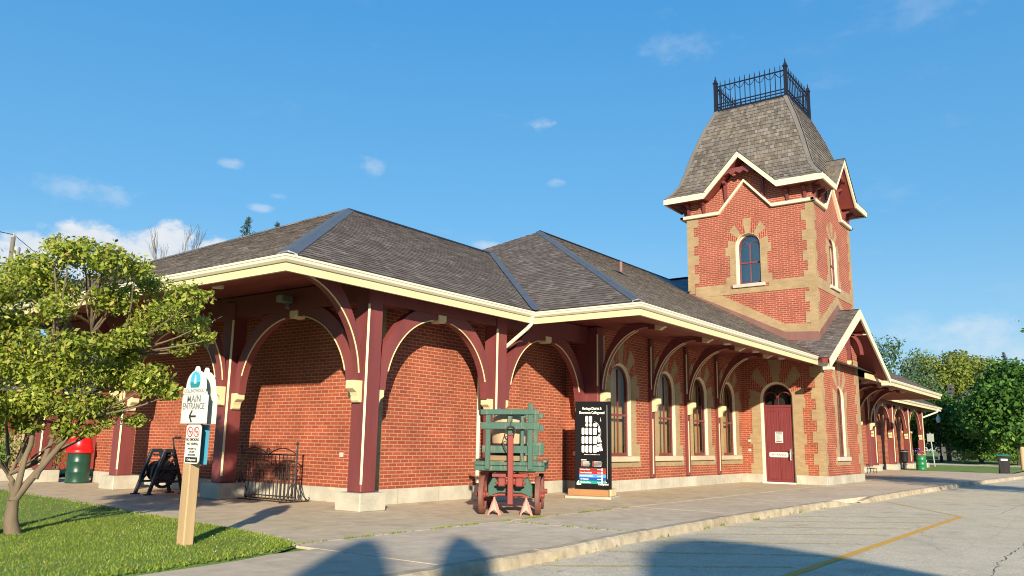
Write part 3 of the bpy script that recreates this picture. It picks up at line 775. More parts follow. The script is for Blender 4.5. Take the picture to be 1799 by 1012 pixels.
def out_brace(b, t, c, x, y):
    F = Frame((x, 0, 0), (0, -1, 0), (-1, 0, 0)); u0 = -y
    brace(b, t, F, u0 + 1.42, 2.62, 1.36, 1.60, 1.42, 1.95, -1, -.075, .075, 4.3, stripe=(2, 74), both=True)
    # cream shaped end of the bracket arm
    fprism(b, F, [(u0 + 1.40, 4.16), (u0 + 1.6, 4.14), (u0 + 1.6, 4.31), (u0 + 1.40, 4.31)], -.075, .075)
    fprism(c, F, [(u0 + 1.60, 4.14), (u0 + 1.72, 4.12), (u0 + 1.80, 4.17), (u0 + 1.92, 4.21), (u0 + 2.0, 4.21), (u0 + 2.0, 4.27), (u0 + 1.75, 4.32), (u0 + 1.6, 4.32)], -.078, .078)
    corbel(c, F, u0, 2.20, 1, -.075, .075, 1.12)
bcorner(6.93, 1); bcorner(35.2, -1)
def pilaster(x):
    p = MB(); p.box((x - .10, MY - .10, PH + .03), (x + .10, MY + .02, 4.32)); post = p.build('wall_pilaster', M['maroon'], station, bevel=.008)
    t = MB(); b = MB(); c = MB()
    t.obox((x - .10, MY - .10, 3.47), .034, .034, 1.25, rad(45)); t.obox((x - .05, MY - .103, 1.22), .034, .03, 1.56)
    out_brace(b, t, c, x, MY - .10)
    b.build('brace', M['maroon'], post); build_each(t, 'trim_strip', M['cream'], post); build_each(c, 'corbel', M['cream'], post)
for x in (10.04, 12.48, 14.93, 24.6, 27.6, 30.6, 33.0): pilaster(x)
for i, x in enumerate((37.7, 42.2, 46.7, 51.3)):
    arcade_post(x, AY, True, True, i < 3, 2.25, half_r=2.25)
# keystone blocks at the crowns of the arches
ks = MB()
def keystone(F, u):
    fprism(ks, F, [(u - .09, 3.70), (u + .09, 3.70), (u + .12, 3.75), (u + .12, 3.93), (u - .12, 3.93), (u - .12, 3.75)], -.12, .12)
for u in (1.005, 4.99, 39.95, 44.45, 49.0): keystone(frame_y(AY), u)
for u in (-1.47, -5.68, -9.8): keystone(frame_x(AX), u)
build_each(ks, 'keystone_block', M['cream'], station, .008)
bm = MB()
for a, b_ in (((AX - .15, AY - .15, 3.855), (7.0, AY + .15, 4.3)), ((AX - .149, AY + .151, 3.856), (AX + .15, 12.1, 4.3)), ((35.1, AY - .15, 3.855), (51.6, AY + .15, 4.3)), ((51.15, AY + .151, 3.856), (51.45, 12.1, 4.3))):
    bm.box(a, b_)
build_each(bm, 'arcade_beam', M['maroon'], station)

# ------------------------------------------------------------------ eaves: gutter, fascia, soffit
def offset_path(path, d):
    out = []
    for i, p in enumerate(path):
        p = Vector(p); ns = []
        if i > 0: e = (p - Vector(path[i - 1])).normalized(); ns.append(Vector((e.y, -e.x)))
        if i < len(path) - 1: e = (Vector(path[i + 1]) - p).normalized(); ns.append(Vector((e.y, -e.x)))
        n = ns[0] if len(ns) == 1 else (ns[0] + ns[1]) / (1 + ns[0].dot(ns[1]))
        out.append(p + n * d)
    return out
def sweep(mb, path, prof, mi=0):
    rows = [[(*q, z) for q in offset_path(path, d)] for d, z in prof]
    n = len(prof)
    for i in range(n):
        a, b = rows[i], rows[(i + 1) % n]
        for k in range(len(path) - 1): mb.poly([a[k], a[k + 1], b[k + 1], b[k]], mi)
    for k in (0, len(path) - 1):
        f = [r[k] for r in rows]; mb.poly(f if k == 0 else f[::-1], mi)
P1 = [(OL, 12.3), (OL, OF), (XB, OF), (XB, OM), (15.85, OM)]
P2 = [(24.0, OM), (FX0, OM), (FX0, OF), (FX1, OF), (FX1, 12.3)]
GUT = [(0, 4.21), (0, 4.175), (-.012, 4.165), (-.02, 4.125), (-.055, 4.09), (-.11, 4.09), (-.11, 4.21)]
FAS = [(-.085, 4.17), (-.085, 4.03), (-.078, 4.03), (-.078, 3.945), (-.13, 3.945), (-.13, 4.17)]
g = MB(); sweep(g, P1, GUT[::-1]); g.build('gutter', M['cream_pale'], station)
g = MB(); sweep(g, P2, GUT[::-1]); g.build('gutter', M['cream_pale'], station)
for Q_ in (P1[:-1] + [(XT - .005, OM)], [(XR + .005, OM)] + P2[1:]):
    g = MB(); sweep(g, Q_, FAS[::-1]); g.build('fascia_board', M['cream'], station)
so = MB()
Q1 = P1[:-1] + [(XT - .003, OM)]; Q2 = [(XR + .003, OM)] + P2[1:]
for Q in (Q1, Q2):
    o = offset_path(Q, -.125); i_ = offset_path(Q, -1.75)
    for k in range(len(Q) - 1): so.poly([(*o[k], 3.97), (*i_[k], 4.325), (*i_[k + 1], 4.325), (*o[k + 1], 3.97)])
so.poly([(p.x, p.y, 4.325) for p in offset_path(Q1, -1.75)] + [(p.x, p.y, 4.325) for p in offset_path(Q2, -1.75)])
so.build('soffit', M['maroon_plank'], station)
lt = MB()
for x, y, z in ((-2.6, 1.9, 4.155), (10.9, -3.0, 4.175), (13.2, -3.0, 4.175), (15.6, -3.0, 4.175), (-2.6, 6.2, 4.155)):
    lt.lathe([(0, 0), (.11, 0), (.12, .05), (0, .05)], (x, y, z - .03), 16)
build_each(lt, 'soffit_light', M['cream_pale'], station)
# downspouts
ds = MB()
ds.tube([(3.36, -1.40, 4.1), (3.36, -1.37, 3.93), (3.345, -1.28, 3.84), (3.14, -.22, 3.02), (3.12, -.08, 2.92), (3.12, -.08, .35)], .045, 10)
ds.build('downspout', M['cream_pale'], station)
ds = MB(); ds.box((-.02, -.02, .312), (.10, .09, 4.3)); ds.build('corner_board', M['buff'], station)
ds = MB(); ds.tube([(XR + .1, PT + .1, 4.2), (XR + .1, PT + .1, .5), (XR + .2, PT + .0, .42)], .045, 10); ds.build('downspout', M['cream_pale'], station)
ds = MB(); ds.tube([(54.0, -1.40, 4.1), (54.0, -1.37, 3.95), (53.9, -1.3, 3.85), (51.7, -.5, 3.3)], .06, 10); ds.build('downspout', M['cream_pale'], station)
# floodlight on the end beam
fo = MB(); fo.obox((-1.33, 1.47, 4.06), .26, .22, .15, 0); fo.obox((-1.24, 1.47, 3.95), .08, .08, .14, 0)
fld = fo.build('floodlight', M['flood'], station, bevel=.015)
lens = MB(); lens.box((-1.468, 1.38, 4.0), (-1.455, 1.56, 4.12)); lens.build('floodlight_lens', M['sign_back'], fld)

# ------------------------------------------------------------------ roofs
def shake_field(mb, O, A, S, rows, span, wmin=.09, wmax=.21, th=(.013, .024), e=.165, s0=.07):
    O, A, S = Vector(O), Vector(A).normalized(), Vector(S).normalized(); Nn = A.cross(S).normalized()
    for r in range(rows):
        s = s0 + r * e; sp = span(s + e * .5)
        if sp is None: continue
        for (a0, a1) in (sp if isinstance(sp, list) else [sp]):
            if a1 - a0 < .05: continue
            a = a0 - random.random() * .12
            while a < a1:
                w = random.uniform(wmin, wmax); x0, x1 = max(a, a0), min(a + w - .006, a1); a += w
                if x1 - x0 < .025: continue
                j = random.uniform(-.010, .010); t = random.uniform(*th); l = random.uniform(-.003, .003)
                p = lambda u, q, n: tuple(O + A * u + S * q + Nn * n)
                sb, se = s + j, s + e * 1.12
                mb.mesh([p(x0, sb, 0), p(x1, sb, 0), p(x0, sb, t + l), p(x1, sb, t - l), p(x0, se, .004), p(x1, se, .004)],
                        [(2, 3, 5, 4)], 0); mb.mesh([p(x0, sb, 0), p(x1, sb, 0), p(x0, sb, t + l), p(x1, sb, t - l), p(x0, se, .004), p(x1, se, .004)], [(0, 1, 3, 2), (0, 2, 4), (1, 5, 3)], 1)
a0 = (OL, OF, EH); a1 = (XB, OF, EH); pA = (3.2, 4.8, 7.57); vA = (9.65, 4.8, 7.57); aB = (OL, 12.3, EH)
b0 = (XB, OM, EH); pB = (11.86, 4.3, 8.763); b1 = (FX0, OM, EH); pC = (30.15, 4.3, 8.763)
f0 = (FX0, OF, EH); f1 = (FX1, OF, EH); fB = (FX1, 12.3, EH); pF = (48.57, 4.8, 7.57); vF = (32.36, 4.8, 7.57)
def roof_part(name, poly, O, A, S, rows, span, mat='shake', **kw):
    u = MB(); u.poly(poly); o = u.build(name, M['underlay'], station)
    if rows:
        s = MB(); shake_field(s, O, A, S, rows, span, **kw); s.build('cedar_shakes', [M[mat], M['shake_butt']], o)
    return o
ca = lambda p: math.cos(math.atan(p)); sa = lambda p: math.sin(math.atan(p))
pf = 3.37 / 6.25; cf = ca(pf)
roof_part('roof_slope', [a0, a1, vA, pA], a0, (1, 0, 0), (0, ca(pf), sa(pf)), int(6.25 / cf / .165), lambda s: (s * cf * 6.83 / 6.25, 7.04 + s * cf))
ple = 3.37 / 6.83; cl = ca(ple)
roof_part('roof_slope', [a0, pA, aB], a0, (0, -1, 0), (ca(ple), 0, sa(ple)), int(6.83 / cl / .165), lambda s: (-(13.75 - 1.098 * s * cl), -.915 * s * cl), 'shake_warm', th=(.008, .016))
cp = ca(PITCH)
roof_part('roof_slope', [b0, pB, (XB, 12.75, EH)], b0, (0, -1, 0), (cp, 0, sa(PITCH)), int(8.45 / cp / .165),
          lambda s: (-(s * cp + 2.72) if s * cp < 6.24 else -(16.9 - s * cp), -s * cp))
def main_span(s):
    d = s * cp; y = OM + d; z = EH + PITCH * d
    dx = (6.27 - z) / .52
    if y < -2.82: lo, hi = 19.92 - dx, 19.92 + dx
    elif y < PB: lo, hi = XT, XR
    else: lo = XT + (y - PB) * (22.6 - XT) / (4.3 - PB); hi = 24 if y < 4.3 else 24
    out = [(d, min(lo, 35) - XB)]
    if d < 4: out.append((hi - XB, FX0 - d - XB))
    return out
roof_part('roof_slope', [b0, b1, pC, pB], b0, (1, 0, 0), (0, cp, sa(PITCH)), int(8.45 / cp / .165), main_span, 'shake_warm', th=(.008, .016))
roof_part('roof_slope', [f0, f1, pF, vF], f0, (1, 0, 0), (0, ca(pf), sa(pf)), 26, lambda s: (-s * cf, (FX1 - FX0) - s * cf * 1.093))
bk = MB()
bk.poly([aB, pA, vA, (9.65, 12.3, EH)]); bk.poly([(XB, 12.75, EH), pB, pC, (FX0, 12.75, EH)]); bk.poly([b1, (FX0, 12.75, EH), pC]); bk.poly([f1, fB, pF]); bk.poly([pF, fB, (32.4, 12.3, EH), vF])
build_each(bk, 'rear_roof_slope', M['slate'], station)
# cricket roof behind the tower, ridge caps and hip flashings
ck = MB(); ck.poly([(XT - .5, .95, 6.96), (20.0, 4.3, 8.78), (22.6, 4.3, 8.79), (22.6, .95, 8.79)]); ck.poly([(22.6, .95, 8.79), (22.6, 4.3, 8.79), (25.5, 4.3, 8.76), (27.9, .95, 6.96)])
ck.build('cricket_roof', M['membrane'], station)
hp = MB()
def cap(mb, p, q, n1, n2, w, lift=.035):
    """two flat strips folded over a hip or ridge; n1,n2 = horizontal directions lying in each slope"""
    p, q = Vector(p), Vector(q)
    for n in (n1, n2):
        n = Vector(n); d = (q - p).normalized(); n = (n - d * n.dot(d)).normalized()
        o = Vector((0, 0, lift))
        mb.prism([p + o, q + o, q + n * w + o, p + n * w + o], (0, 0, -.03))
def slope_dir(p, q, r):            # in-plane direction from line pq toward r
    p, q, r = Vector(p), Vector(q), Vector(r); d = (q - p).normalized(); v = r - p; return (v - d * v.dot(d)).normalized()
lerp = lambda p, q, t: tuple(Vector(p) + (Vector(q) - Vector(p)) * t)
cap(hp, lerp(a0, pA, .018), pA, slope_dir(a0, pA, a1), slope_dir(a0, pA, aB), .17)
cap(hp, lerp(b0, pB, .016), pB, slope_dir(b0, pB, (30, OM, EH)), slope_dir(b0, pB, (XB, 4, EH)), .15)
build_each(hp, 'hip_flashing', M['lead'], station)
vl = MB()
for p, q, r1, r2 in ((a1, vA, a0, (XB + 3, OM + 3, EH + 1.6)),):
    for r in (r1, r2):
        n = slope_dir(p, q, r); o = Vector((0, 0, .045)); p_, q_ = Vector(p), Vector(q); vl.poly([p_ + o, q_ + o, q_ + n * .10 + o, p_ + n * .10 + o])
vl.build('valley_flashing', M['lead'], station)
rc = MB()
cap(rc, pA, vA, (0, -1, -.5), (0, 1, -.5), .14, .05); cap(rc, pB, pC, (0, -1, -.5), (0, 1, -.5), .16, .06); cap(rc, aB, pA, slope_dir(aB, pA, a0), slope_dir(aB, pA, (9, 12.3, EH)), .1, .05)
cap(rc, (22.6, 1.0, 8.80), (22.6, 4.3, 8.80), (-1, 0, -.05), (1, 0, -.3), .12, .04)
build_each(rc, 'ridge_cap', M['membrane'], station)
vp = MB(); vp.lathe([(.055, 0), (.055, .42), (.05, .42)], (9.75, -.17, 6.3), 12); vpo = vp.build('vent_pipe', M['flash_brown'], station)
vp = MB(); vp.prism([(9.55, -.36, 6.30), (9.95, -.36, 6.30), (9.95, 0.0, 6.50), (9.55, 0.0, 6.50)], (0, 0, .02)); vp.build('vent_flashing', M['lead'], vpo)

# entrance gable roof
cgp = ca(.52); sgp = sa(.52)
def yint(x): return min(OM + (gz(x) - EH) / PITCH, -2.8)
gl = MB()
def gslab(s):
    X = lambda d: 19.92 + s * d
    top = [(X(0), -4.52), (X(4.12), -4.52), (X(4.12), yint(X(4.12))), (X(2.56), -2.8), (X(2.56), PT + .01), (X(0), PT + .01)]
    gl.prism([(x, y, gz(x)) for x, y in top][::(1 if s < 0 else -1)], (0, 0, -.16))
gslab(-1); gslab(1)
gro = gl.build('entrance_gable_roof', M['maroon_plank'], station)
sh = MB()
shake_field(sh, (15.80, -4.55, gz(15.80) + .01), (0, -1, 0), (cgp, 0, sgp), int(4.12 / cgp / .165), lambda s: (-(( yint(15.8 + s * cgp) if 15.8 + s * cgp < XT - .1 else PT) + 4.55), .0), th=(.010, .018))
shake_field(sh, (24.04, -4.55, gz(24.04) + .01), (0, 1, 0), (-cgp, 0, sgp), int(4.12 / cgp / .165), lambda s: (0, (yint(24.04 - s * cgp) if 24.04 - s * cgp > XR + .1 else PT) + 4.55), th=(.010, .018))
sh.build('cedar_shakes', [M['shake'], M['shake_butt']], gro)
rk = MB(); hgt = .30
for s in (-1, 1):
    X = lambda d: 19.92 + s * d
    rk.prism([(X(0), -4.585, gz(X(0)) + .03), (X(4.2), -4.585, gz(X(4.2)) + .03), (X(4.2), -4.585, gz(X(4.2)) - hgt + .06), (X(0), -4.585, gz(X(0)) - hgt)], (0, .06, 0))
    x0, x1 = sorted((X(4.2), X(3.85))); rk.box((x0, -4.583, gz(X(4.2)) - .33), (x1, -4.3, gz(X(4.2)) - .235))
rk.build('rake_board', M['cream_trim'], gro)
for sx in (18.9, 20.93):
    bq = MB(); Fg = Frame((sx, 0, 0), (0, -1, 0), (-1, 0, 0)); u0 = -PT
    zt = gz(sx) - .17
    fbox(bq, Fg, u0, u0 + .12, zt - 1.05, zt, -.06, .06); fbox(bq, Fg, u0 + .12, u0 + .62, zt - .12, zt, -.06, .06)
    brace(bq, None, Fg, u0 + .12, zt - .85, .36, .72, .46, .84, 1, -.06, .06, zt - .06)
    bo = bq.build('gable_bracket', M['maroon'], gro)
    cq = MB(); fprism(cq, Fg, [(u0, zt - 1.2), (u0 + .10, zt - 1.2), (u0 + .14, zt - 1.05), (u0, zt - 1.05)], -.07, .07); fbox(cq, Fg, u0 + .62, u0 + .74, zt - .11, zt - .02, -.06, .06)
    cq.build('bracket_cap', M['cream'], bo)

# ------------------------------------------------------------------ tower roof
PROF = [(3.06, 10.76), (2.80, 11.05), (2.60, 11.38), (2.43, 11.90), (2.23, 12.62), (1.90, 13.60), (1.47, 14.62)]
pl_ = [0]
for (r0, z0), (r1, z1) in zip(PROF[:-1], PROF[1:]): pl_.append(pl_[-1] + math.hypot(r1 - r0, z1 - z0))
def prof_at(t):
    for i in range(len(PROF) - 1):
        if t <= pl_[i + 1] or i == len(PROF) - 2:
            k = (t - pl_[i]) / (pl_[i + 1] - pl_[i]); return PROF[i][0] + (PROF[i + 1][0] - PROF[i][0]) * k, PROF[i][1] + (PROF[i + 1][1] - PROF[i][1]) * k
GW, GZ = 1.40, 12.15
def zgab(u): return GZ - (GZ - 10.76) * abs(u) / GW if abs(u) < GW else 10.76
FACES = [Frame((TC[0], TC[1], 0), u, n) for u, n in (((0, -1, 0), (-1, 0, 0)), ((1, 0, 0), (0, -1, 0)), ((0, 1, 0), (1, 0, 0)), ((-1, 0, 0), (0, 1, 0)))]
ul = MB(); ts = MB(); hf = MB(); er = .172
for F in FACES:
    for (r0, z0), (r1, z1) in zip(PROF[:-1], PROF[1:]):
        zc = max(z0, 11.0)
        n = 24
        for k in range(n):
            ua, ub = -1 + 2 * k / n, -1 + 2 * (k + 1) / n
            if max(z0, z1) < zgab((ua + ub) / 2 * r0) + .1: continue
            ul.poly([F(ua * r0, z0, r0 - .02), F(ub * r0, z0, r0 - .02), F(ub * r1, z1, r1 - .02), F(ua * r1, z1, r1 - .02)])
    t = 0.0
    while t < pl_[-1] - .06:
        (r0, z0), (r1, z1) = prof_at(t), prof_at(min(t + er * 1.1, pl_[-1]))
        S = Vector((0, 0, z1 - z0)) + F.n * (r1 - r0)
        a = -r0 - random.random() * .1
        while a < r0:
            w = random.uniform(.08, .17); x0, x1 = max(a, -r0), min(a + w - .006, r0); a += w
            if x1 - x0 < .03 or z0 + .06 < zgab((x0 + x1) / 2): continue
            k = r1 / r0; th = random.uniform(.016, .028); j = random.uniform(-.012, .012)
            nrm = (F.u.cross(S)).normalized()
            P = lambda u, f, n: tuple(Vector(F(u, z0 + (z1 - z0) * f, r0 + (r1 - r0) * f)) + nrm * n)
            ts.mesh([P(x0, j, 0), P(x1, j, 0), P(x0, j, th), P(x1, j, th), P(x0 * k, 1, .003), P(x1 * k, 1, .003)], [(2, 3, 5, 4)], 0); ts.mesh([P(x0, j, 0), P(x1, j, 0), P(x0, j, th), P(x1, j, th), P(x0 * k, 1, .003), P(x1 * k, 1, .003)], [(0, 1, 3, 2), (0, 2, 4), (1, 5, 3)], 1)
        t += er
    for s in (-1, 1):       # hip flashings
        for (r0, z0), (r1, z1) in zip(PROF[:-1], PROF[1:]):
            hf.poly([F(s * r0, z0, r0 + .03), F(s * (r0 - .15), z0, r0 + .03), F(s * (r1 - .15), z1, r1 + .03), F(s * r1, z1, r1 + .03)][::s])
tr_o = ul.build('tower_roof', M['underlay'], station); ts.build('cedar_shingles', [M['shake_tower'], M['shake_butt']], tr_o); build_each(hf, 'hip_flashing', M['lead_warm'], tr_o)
# zig-zag fascia, gablet roofs, soffit and cornice on each face
fz = MB(); gr = MB(); sf = MB(); cn = MB(); gsh = MB(); br = MB()
HE = 3.06
zz = [(-HE, 10.78), (-GW, 10.78), (0, GZ + .03), (GW, 10.78), (HE, 10.78)]
HC = 2.475 + .12; zc = [(-HC, 10.09), (-1.02, 10.09), (0, 11.22), (1.02, 10.09), (HC, 10.09)]
for F in FACES:
    gr = MB(); gsh = MB()
    for (ua, va), (ub, vb2) in zip(zz[:-1], zz[1:]):
        fprism(fz, F, [(ua, va - .235), (ub, vb2 - .235), (ub, vb2), (ua, va)], HE - .05, HE + .01)
        sf.poly([F(ua, va - .2, HE - .05), F(ub, vb2 - .2, HE - .05), F(ub if abs(ub) < 3 else math.copysign(2.4, ub), vb2 - .2, 2.35), F(ua if abs(ua) < 3 else math.copysign(2.4, ua), va - .2, 2.35)])
    for (ua, va), (ub, vb2) in zip(zc[:-1], zc[1:]):
        fprism(cn, F, [(ua, va - .13), (ub, vb2 - .13), (ub, vb2), (ua, va)], HC - .16, HC)
    for s in (-1, 1):
        def back(z):            # depth at which the gablet plane meets the mansard
            for k in range(60):
                r, zz_ = prof_at(pl_[-1] * k / 60)
                if zz_ >= z: return r
            return 2.4
        for k in range(8):
            u0, u1 = GW * k / 8, GW * (k + 1) / 8; z0, z1 = zgab(u0) + .03, zgab(u1) + .03
            q = [F(s * u0, z0, HE + .03), F(s * u1, z1, HE + .03), F(s * u1, z1, back(z1) - .1), F(s * u0, z0, back(z0) - .1)]
            gr.poly(q if s > 0 else q[::-1])
        rows = 9
        for k in range(rows):
            u1 = GW - GW * k / rows; u0 = GW - GW * (k + 1.12) / rows
            d = HE + .04; lim = back(zgab(max(u0, 0)) + .03)
            while d > lim:
                w = random.uniform(.09, .2); e2 = max(d - w + .006, lim - .05)
                q = [F(s * u1, zgab(u1) + .055, d), F(s * u1, zgab(u1) + .055, e2), F(s * u0, zgab(max(u0, 0)) + .037, e2), F(s * u0, zgab(max(u0, 0)) + .037, d)]
                b4 = [F(s * u1, zgab(u1) + .03, d), F(s * u1, zgab(u1) + .03, e2)]
                gsh.mesh(q + b4, [(0, 1, 2, 3), (4, 5, 1, 0), (4, 0, 3)]); d -= w
    go = gr.build('gablet_roof', M['underlay'], station); gsh.build('cedar_shingles', M['shake_tower'], go)
    # little brackets and a boarded frieze under the eaves
    for u in (-2.25, -1.62, -.72, .72, 1.62, 2.25):
        zt = (10.56 if abs(u) > GW else zgab(u) - .22)
        zb = 10.12 if abs(u) > 1.02 else zc[1][1] + (11.22 - 10.09) * (1.02 - abs(u)) / 1.02 + .03
        Fb = Frame(F(u, 0, 0), F.n, F.u)
        fprism(br, Fb, [(2.47, zb), (2.52, zb), (2.55, zb + .12), (2.60, zt - .14), (2.74, zt - .09), (2.74, zt), (2.47, zt)], -.05, .05)
    fprism(br, F, [(-.62, 11.35), (-.45, 11.44), (-.30, 11.34), (-.15, 11.45), (0, 11.36), (.15, 11.45), (.30, 11.34), (.45, 11.44), (.62, 11.35), (.52, 11.60), (-.52, 11.60)], HE - .22, HE - .16)
fz.build('zigzag_fascia', M['cream_trim'], tr_o)
sf.build('tower_soffit', M['maroon_plank'], station); cn.build('zigzag_cornice', M['cream_trim'], station, bevel=.02); build_each(br, 'eaves_bracket', M['maroon'], station)
# iron cresting
dk = MB(); RH = 1.43
dk.box((TC[0] - 1.5, TC[1] - 1.5, 14.58), (TC[0] + 1.5, TC[1] + 1.5, 14.68)); ro = dk.build('roof_railing', M['iron'], station)
for sx, sy in ((-1, -1), (1, -1), (1, 1), (-1, 1)):
    p = MB(); x, y = TC[0] + sx * RH, TC[1] + sy * RH
    p.obox((x, y, 15.25), .13, .13, 1.16); p.obox((x, y, 15.86), .17, .17, .06); p.lathe([(.085, 15.89), (.05, 16.0), (.02, 16.05), (.03, 16.09), (0, 16.22)], (x, y, 0), 8); p.build('corner_post', M['iron'], ro)
for F in FACES:
    p = MB()
    for z, h in ((15.70, .045), (14.93, .035), (14.80, .035)): p.beam(F(-RH, z, RH), F(RH, z, RH), .04, h)
    nb = 14
    for k in range(1, nb):
        u = -RH + 2 * RH * k / nb
        p.tube([F(u, 14.68, RH), F(u, 15.84, RH), F(u, 15.96, RH)], [.019, .019, .002], 5)
        if k % 2 == 0 and k < nb:
            pass
    for k in range(0, nb, 2):
        ua = -RH + 2 * RH * k / nb; ub = -RH + 2 * RH * min(k + 2, nb) / nb
        p.tube([F(ua + (ub - ua) * j / 8, 15.66 - .22 * math.sin(math.pi * j / 8), RH) for j in range(9)], .014, 4)
    p.build('railing_panel', M['iron'], ro)
# far brick screen pier with cream coping
pr = MB(); pr.box((49.0, -.1, 0), (51.0, .25, 2.3)); pr.build('screen_wall', M['brick'], station)
pr = MB(); pr.box((48.95, -.15, 2.3), (51.05, .3, 2.42)); pr.build('coping', M['cream'], station)

# ------------------------------------------------------------------ ground
def structure(mb, name, mats, **kw):
    return tag(mb.build(name, mats, None, **kw), kind='structure')
KP = [(-14, -6.42), (-9, -6.38), (-5.4, -6.34), (-3.05, -6.30), (-1.0, -6.16), (2.8, -6.08), (8.8, -6.24), (10.4, -6.36), (12.3, -6.52), (16.4, -6.56), (25.2, -6.88), (35.6, -7.55), (41.8, -7.9)]
def ky(x):
    for (a, b), (c, d) in zip(KP[:-1], KP[1:]):
        if a <= x <= c: return b + (d - b) * (x - a) / (c - a)
    return KP[0][1] if x < KP[0][0] else KP[-1][1]
g = MB(); g.poly([(-400, -400, -.3), (600, -400, -.3), (600, 600, -.3), (-400, 600, -.3)]); structure(g, 'ground', M['turf'])
g = MB(); g.poly([(-120, -70, -.13), (62, -70, -.13), (62, -3, -.13), (-120, -3, -.13)]); structure(g, 'car_park', M['asphalt'])
g = MB(); g.poly([(-13, -6.2, -.03), (-4.0, -6.2, -.03), (-4.0, -6.0, -.03), (42, -6.0, -.03), (42, 14, -.03), (-13, 14, -.03)]); structure(g, 'joint_soil', M['turf'])
g = MB(); g.box((-4.985, -3.69, -.12), (42, 14, 0)); g.box((-9, -3.0, -.12), (-4.99, 14, -.001)); structure(g, 'apron', M['apron'], bevel=.008)
pv = MB(); xs = [-14, -9.4, -5.01]
def slab(x0, x1, y1):
    n = 4
    for k in range(n):
        a, b = x0 + (x1 - x0) * k / n, x0 + (x1 - x0) * (k + 1) / n
        pv.prism([(a, ky(a) + .17, 0), (b, ky(b) + .17, 0), (b, y1, 0), (a, y1, 0)], (0, 0, -.12))
slab(-14, -5.02, -4.2); 
xj = [-5.0, -.62, 3.8, 8.2, 12.6, 17, 21.4, 25.8, 30.2, 34.6, 39, 41.9]
for a, b in zip(xj[:-1], xj[1:]): slab(a + .015, b - .015, -3.712)
structure(pv, 'pavement', M['pave'])
# kerb: separate weathered lengths with chipped edges
kb = MB()
def kerb_run(x0, x1, drop0=0, drop1=0):
    n = max(3, int((x1 - x0) / .16)); prev = None
    for k in range(n + 1):
        x = x0 + (x1 - x0) * k / n; t = k / n
        h = .008 + random.uniform(-.005, .004) - (drop0 * max(0, 1 - t * (x1 - x0) / .9)) - (drop1 * max(0, 1 - (1 - t) * (x1 - x0) / .9))
        yb = ky(x) + .165 + random.uniform(-.012, .012); yf = ky(x) + random.uniform(-.010, .008); c = random.uniform(.012, .045)
        row = [(x, yb, -.1), (x, yb, h), (x, yf + c, h), (x, yf, h - c * .8), (x, yf - random.uniform(0, .025), -.145)]
        if prev:
            for i in range(4): kb.poly([prev[i], row[i], row[i + 1], prev[i + 1]][::-1], 0)
        else: kb.poly(row)
        prev = row
    kb.poly(prev[::-1])
for a, b, d0, d1 in ((-14, -8, 0, 0), (-7.97, -3.35, 0, 0), (-3.30, -.1, 0, 0), (-.07, 3.3, 0, 0), (3.33, 6.8, 0, 0), (6.84, 10.2, 0, .11), (11.2, 12.7, .08, 0), (12.74, 16.1, 0, 0), (16.15, 21.4, 0, 0), (21.45, 27, 0, 0), (27.05, 34.4, 0, 0), (34.45, 41.7, 0, 0)):
    kerb_run(a, b, d0, d1)
kb.f = [f[::-1] for f in kb.f]
structure(kb, 'kerb', M['kerb'])
# painted parking lines
yl = MB(); yf = MB()
def line(mb, p, q, w, z=-.126):
    p, q = Vector((*p, z)), Vector((*q, z)); d = (q - p).normalized(); r = Vector((-d.y, d.x, 0)) * w / 2
    mb.poly([p - r, q - r, q + r, p + r])
line(yl, (-5.5, -8.83), (8.45, -9.05), .12)
for p, q in (((-3.55, -6.42), (-1.6, -8.7)), ((-1.9, -6.36), (-.25, -8.72)), ((-.35, -6.4), (1.5, -8.72)), ((1.0, -6.3), (3.2, -8.76)), ((2.5, -6.2), (4.6, -8.8)), ((4.0, -6.2), (6.2, -8.85)), ((-5.0, -6.5), (-2.95, -8.68)), ((12.2, -6.75), (8.45, -9.0)), ((5.6, -6.3), (7.7, -8.9))):
    line(yf, p, q, .13)
structure(yl, 'painted_line', M['yellow'], uvs=False); structure(yf, 'painted_hatching', M['yellow_faded'], uvs=False)
# lawn wedge with a soft crown
LW = [(-3.2, 12.0), (-3.23, 8.75), (-3.5, 6.47), (-3.66, 4.4), (-4.37, 0), (-4.62, -2.1), (-4.86, -3.3), (-5.06, -3.88), (-5.6, -4.18), (-6.25, -4.37), (-7.05, -4.47), (-8, -4.55), (-26, -4.9), (-26, 12.0)]
lw = MB(); ctr = Vector((-9, 2, .05))
inn = [Vector((p[0], p[1], .045)) + (ctr - Vector((p[0], p[1], .045))).normalized() * .25 for p in LW]
for k in range(len(LW)):
    a, b = LW[k], LW[(k + 1) % len(LW)]; lw.poly([(*a, .0), (*b, .0), tuple(inn[(k + 1) % len(LW)]), tuple(inn[k])][::-1])
lw.poly([tuple(p) for p in inn])
lw.f = lw.f; structure(lw, 'lawn', M['turf'])
def in_lawn(x, y):
    c = False
    for (x0, y0), (x1, y1) in zip(LW, LW[1:] + LW[:1]):
        if (y0 > y) != (y1 > y) and x < (x1 - x0) * (y - y0) / (y1 - y0) + x0: c = not c
    return c
pts = []
while len(pts) < 60000:
    x, y = random.uniform(-8.9, -3.2), random.uniform(-4.7, 9) if random.random() < .45 else random.uniform(-4.7, .6)
    if in_lawn(x + random.gauss(0, .02), y + random.gauss(0, .025)): pts.append((x, y))
P = np.array(pts); n = len(P); ang = rng.random(n) * 2 * np.pi; hh = .018 + .03 * rng.random(n); ww = .006 + .005 * rng.random(n)
lean = rng.normal(size=(n, 2)) * .022; dx, dy = np.cos(ang) * ww, np.sin(ang) * ww; z0 = np.full(n, .03)
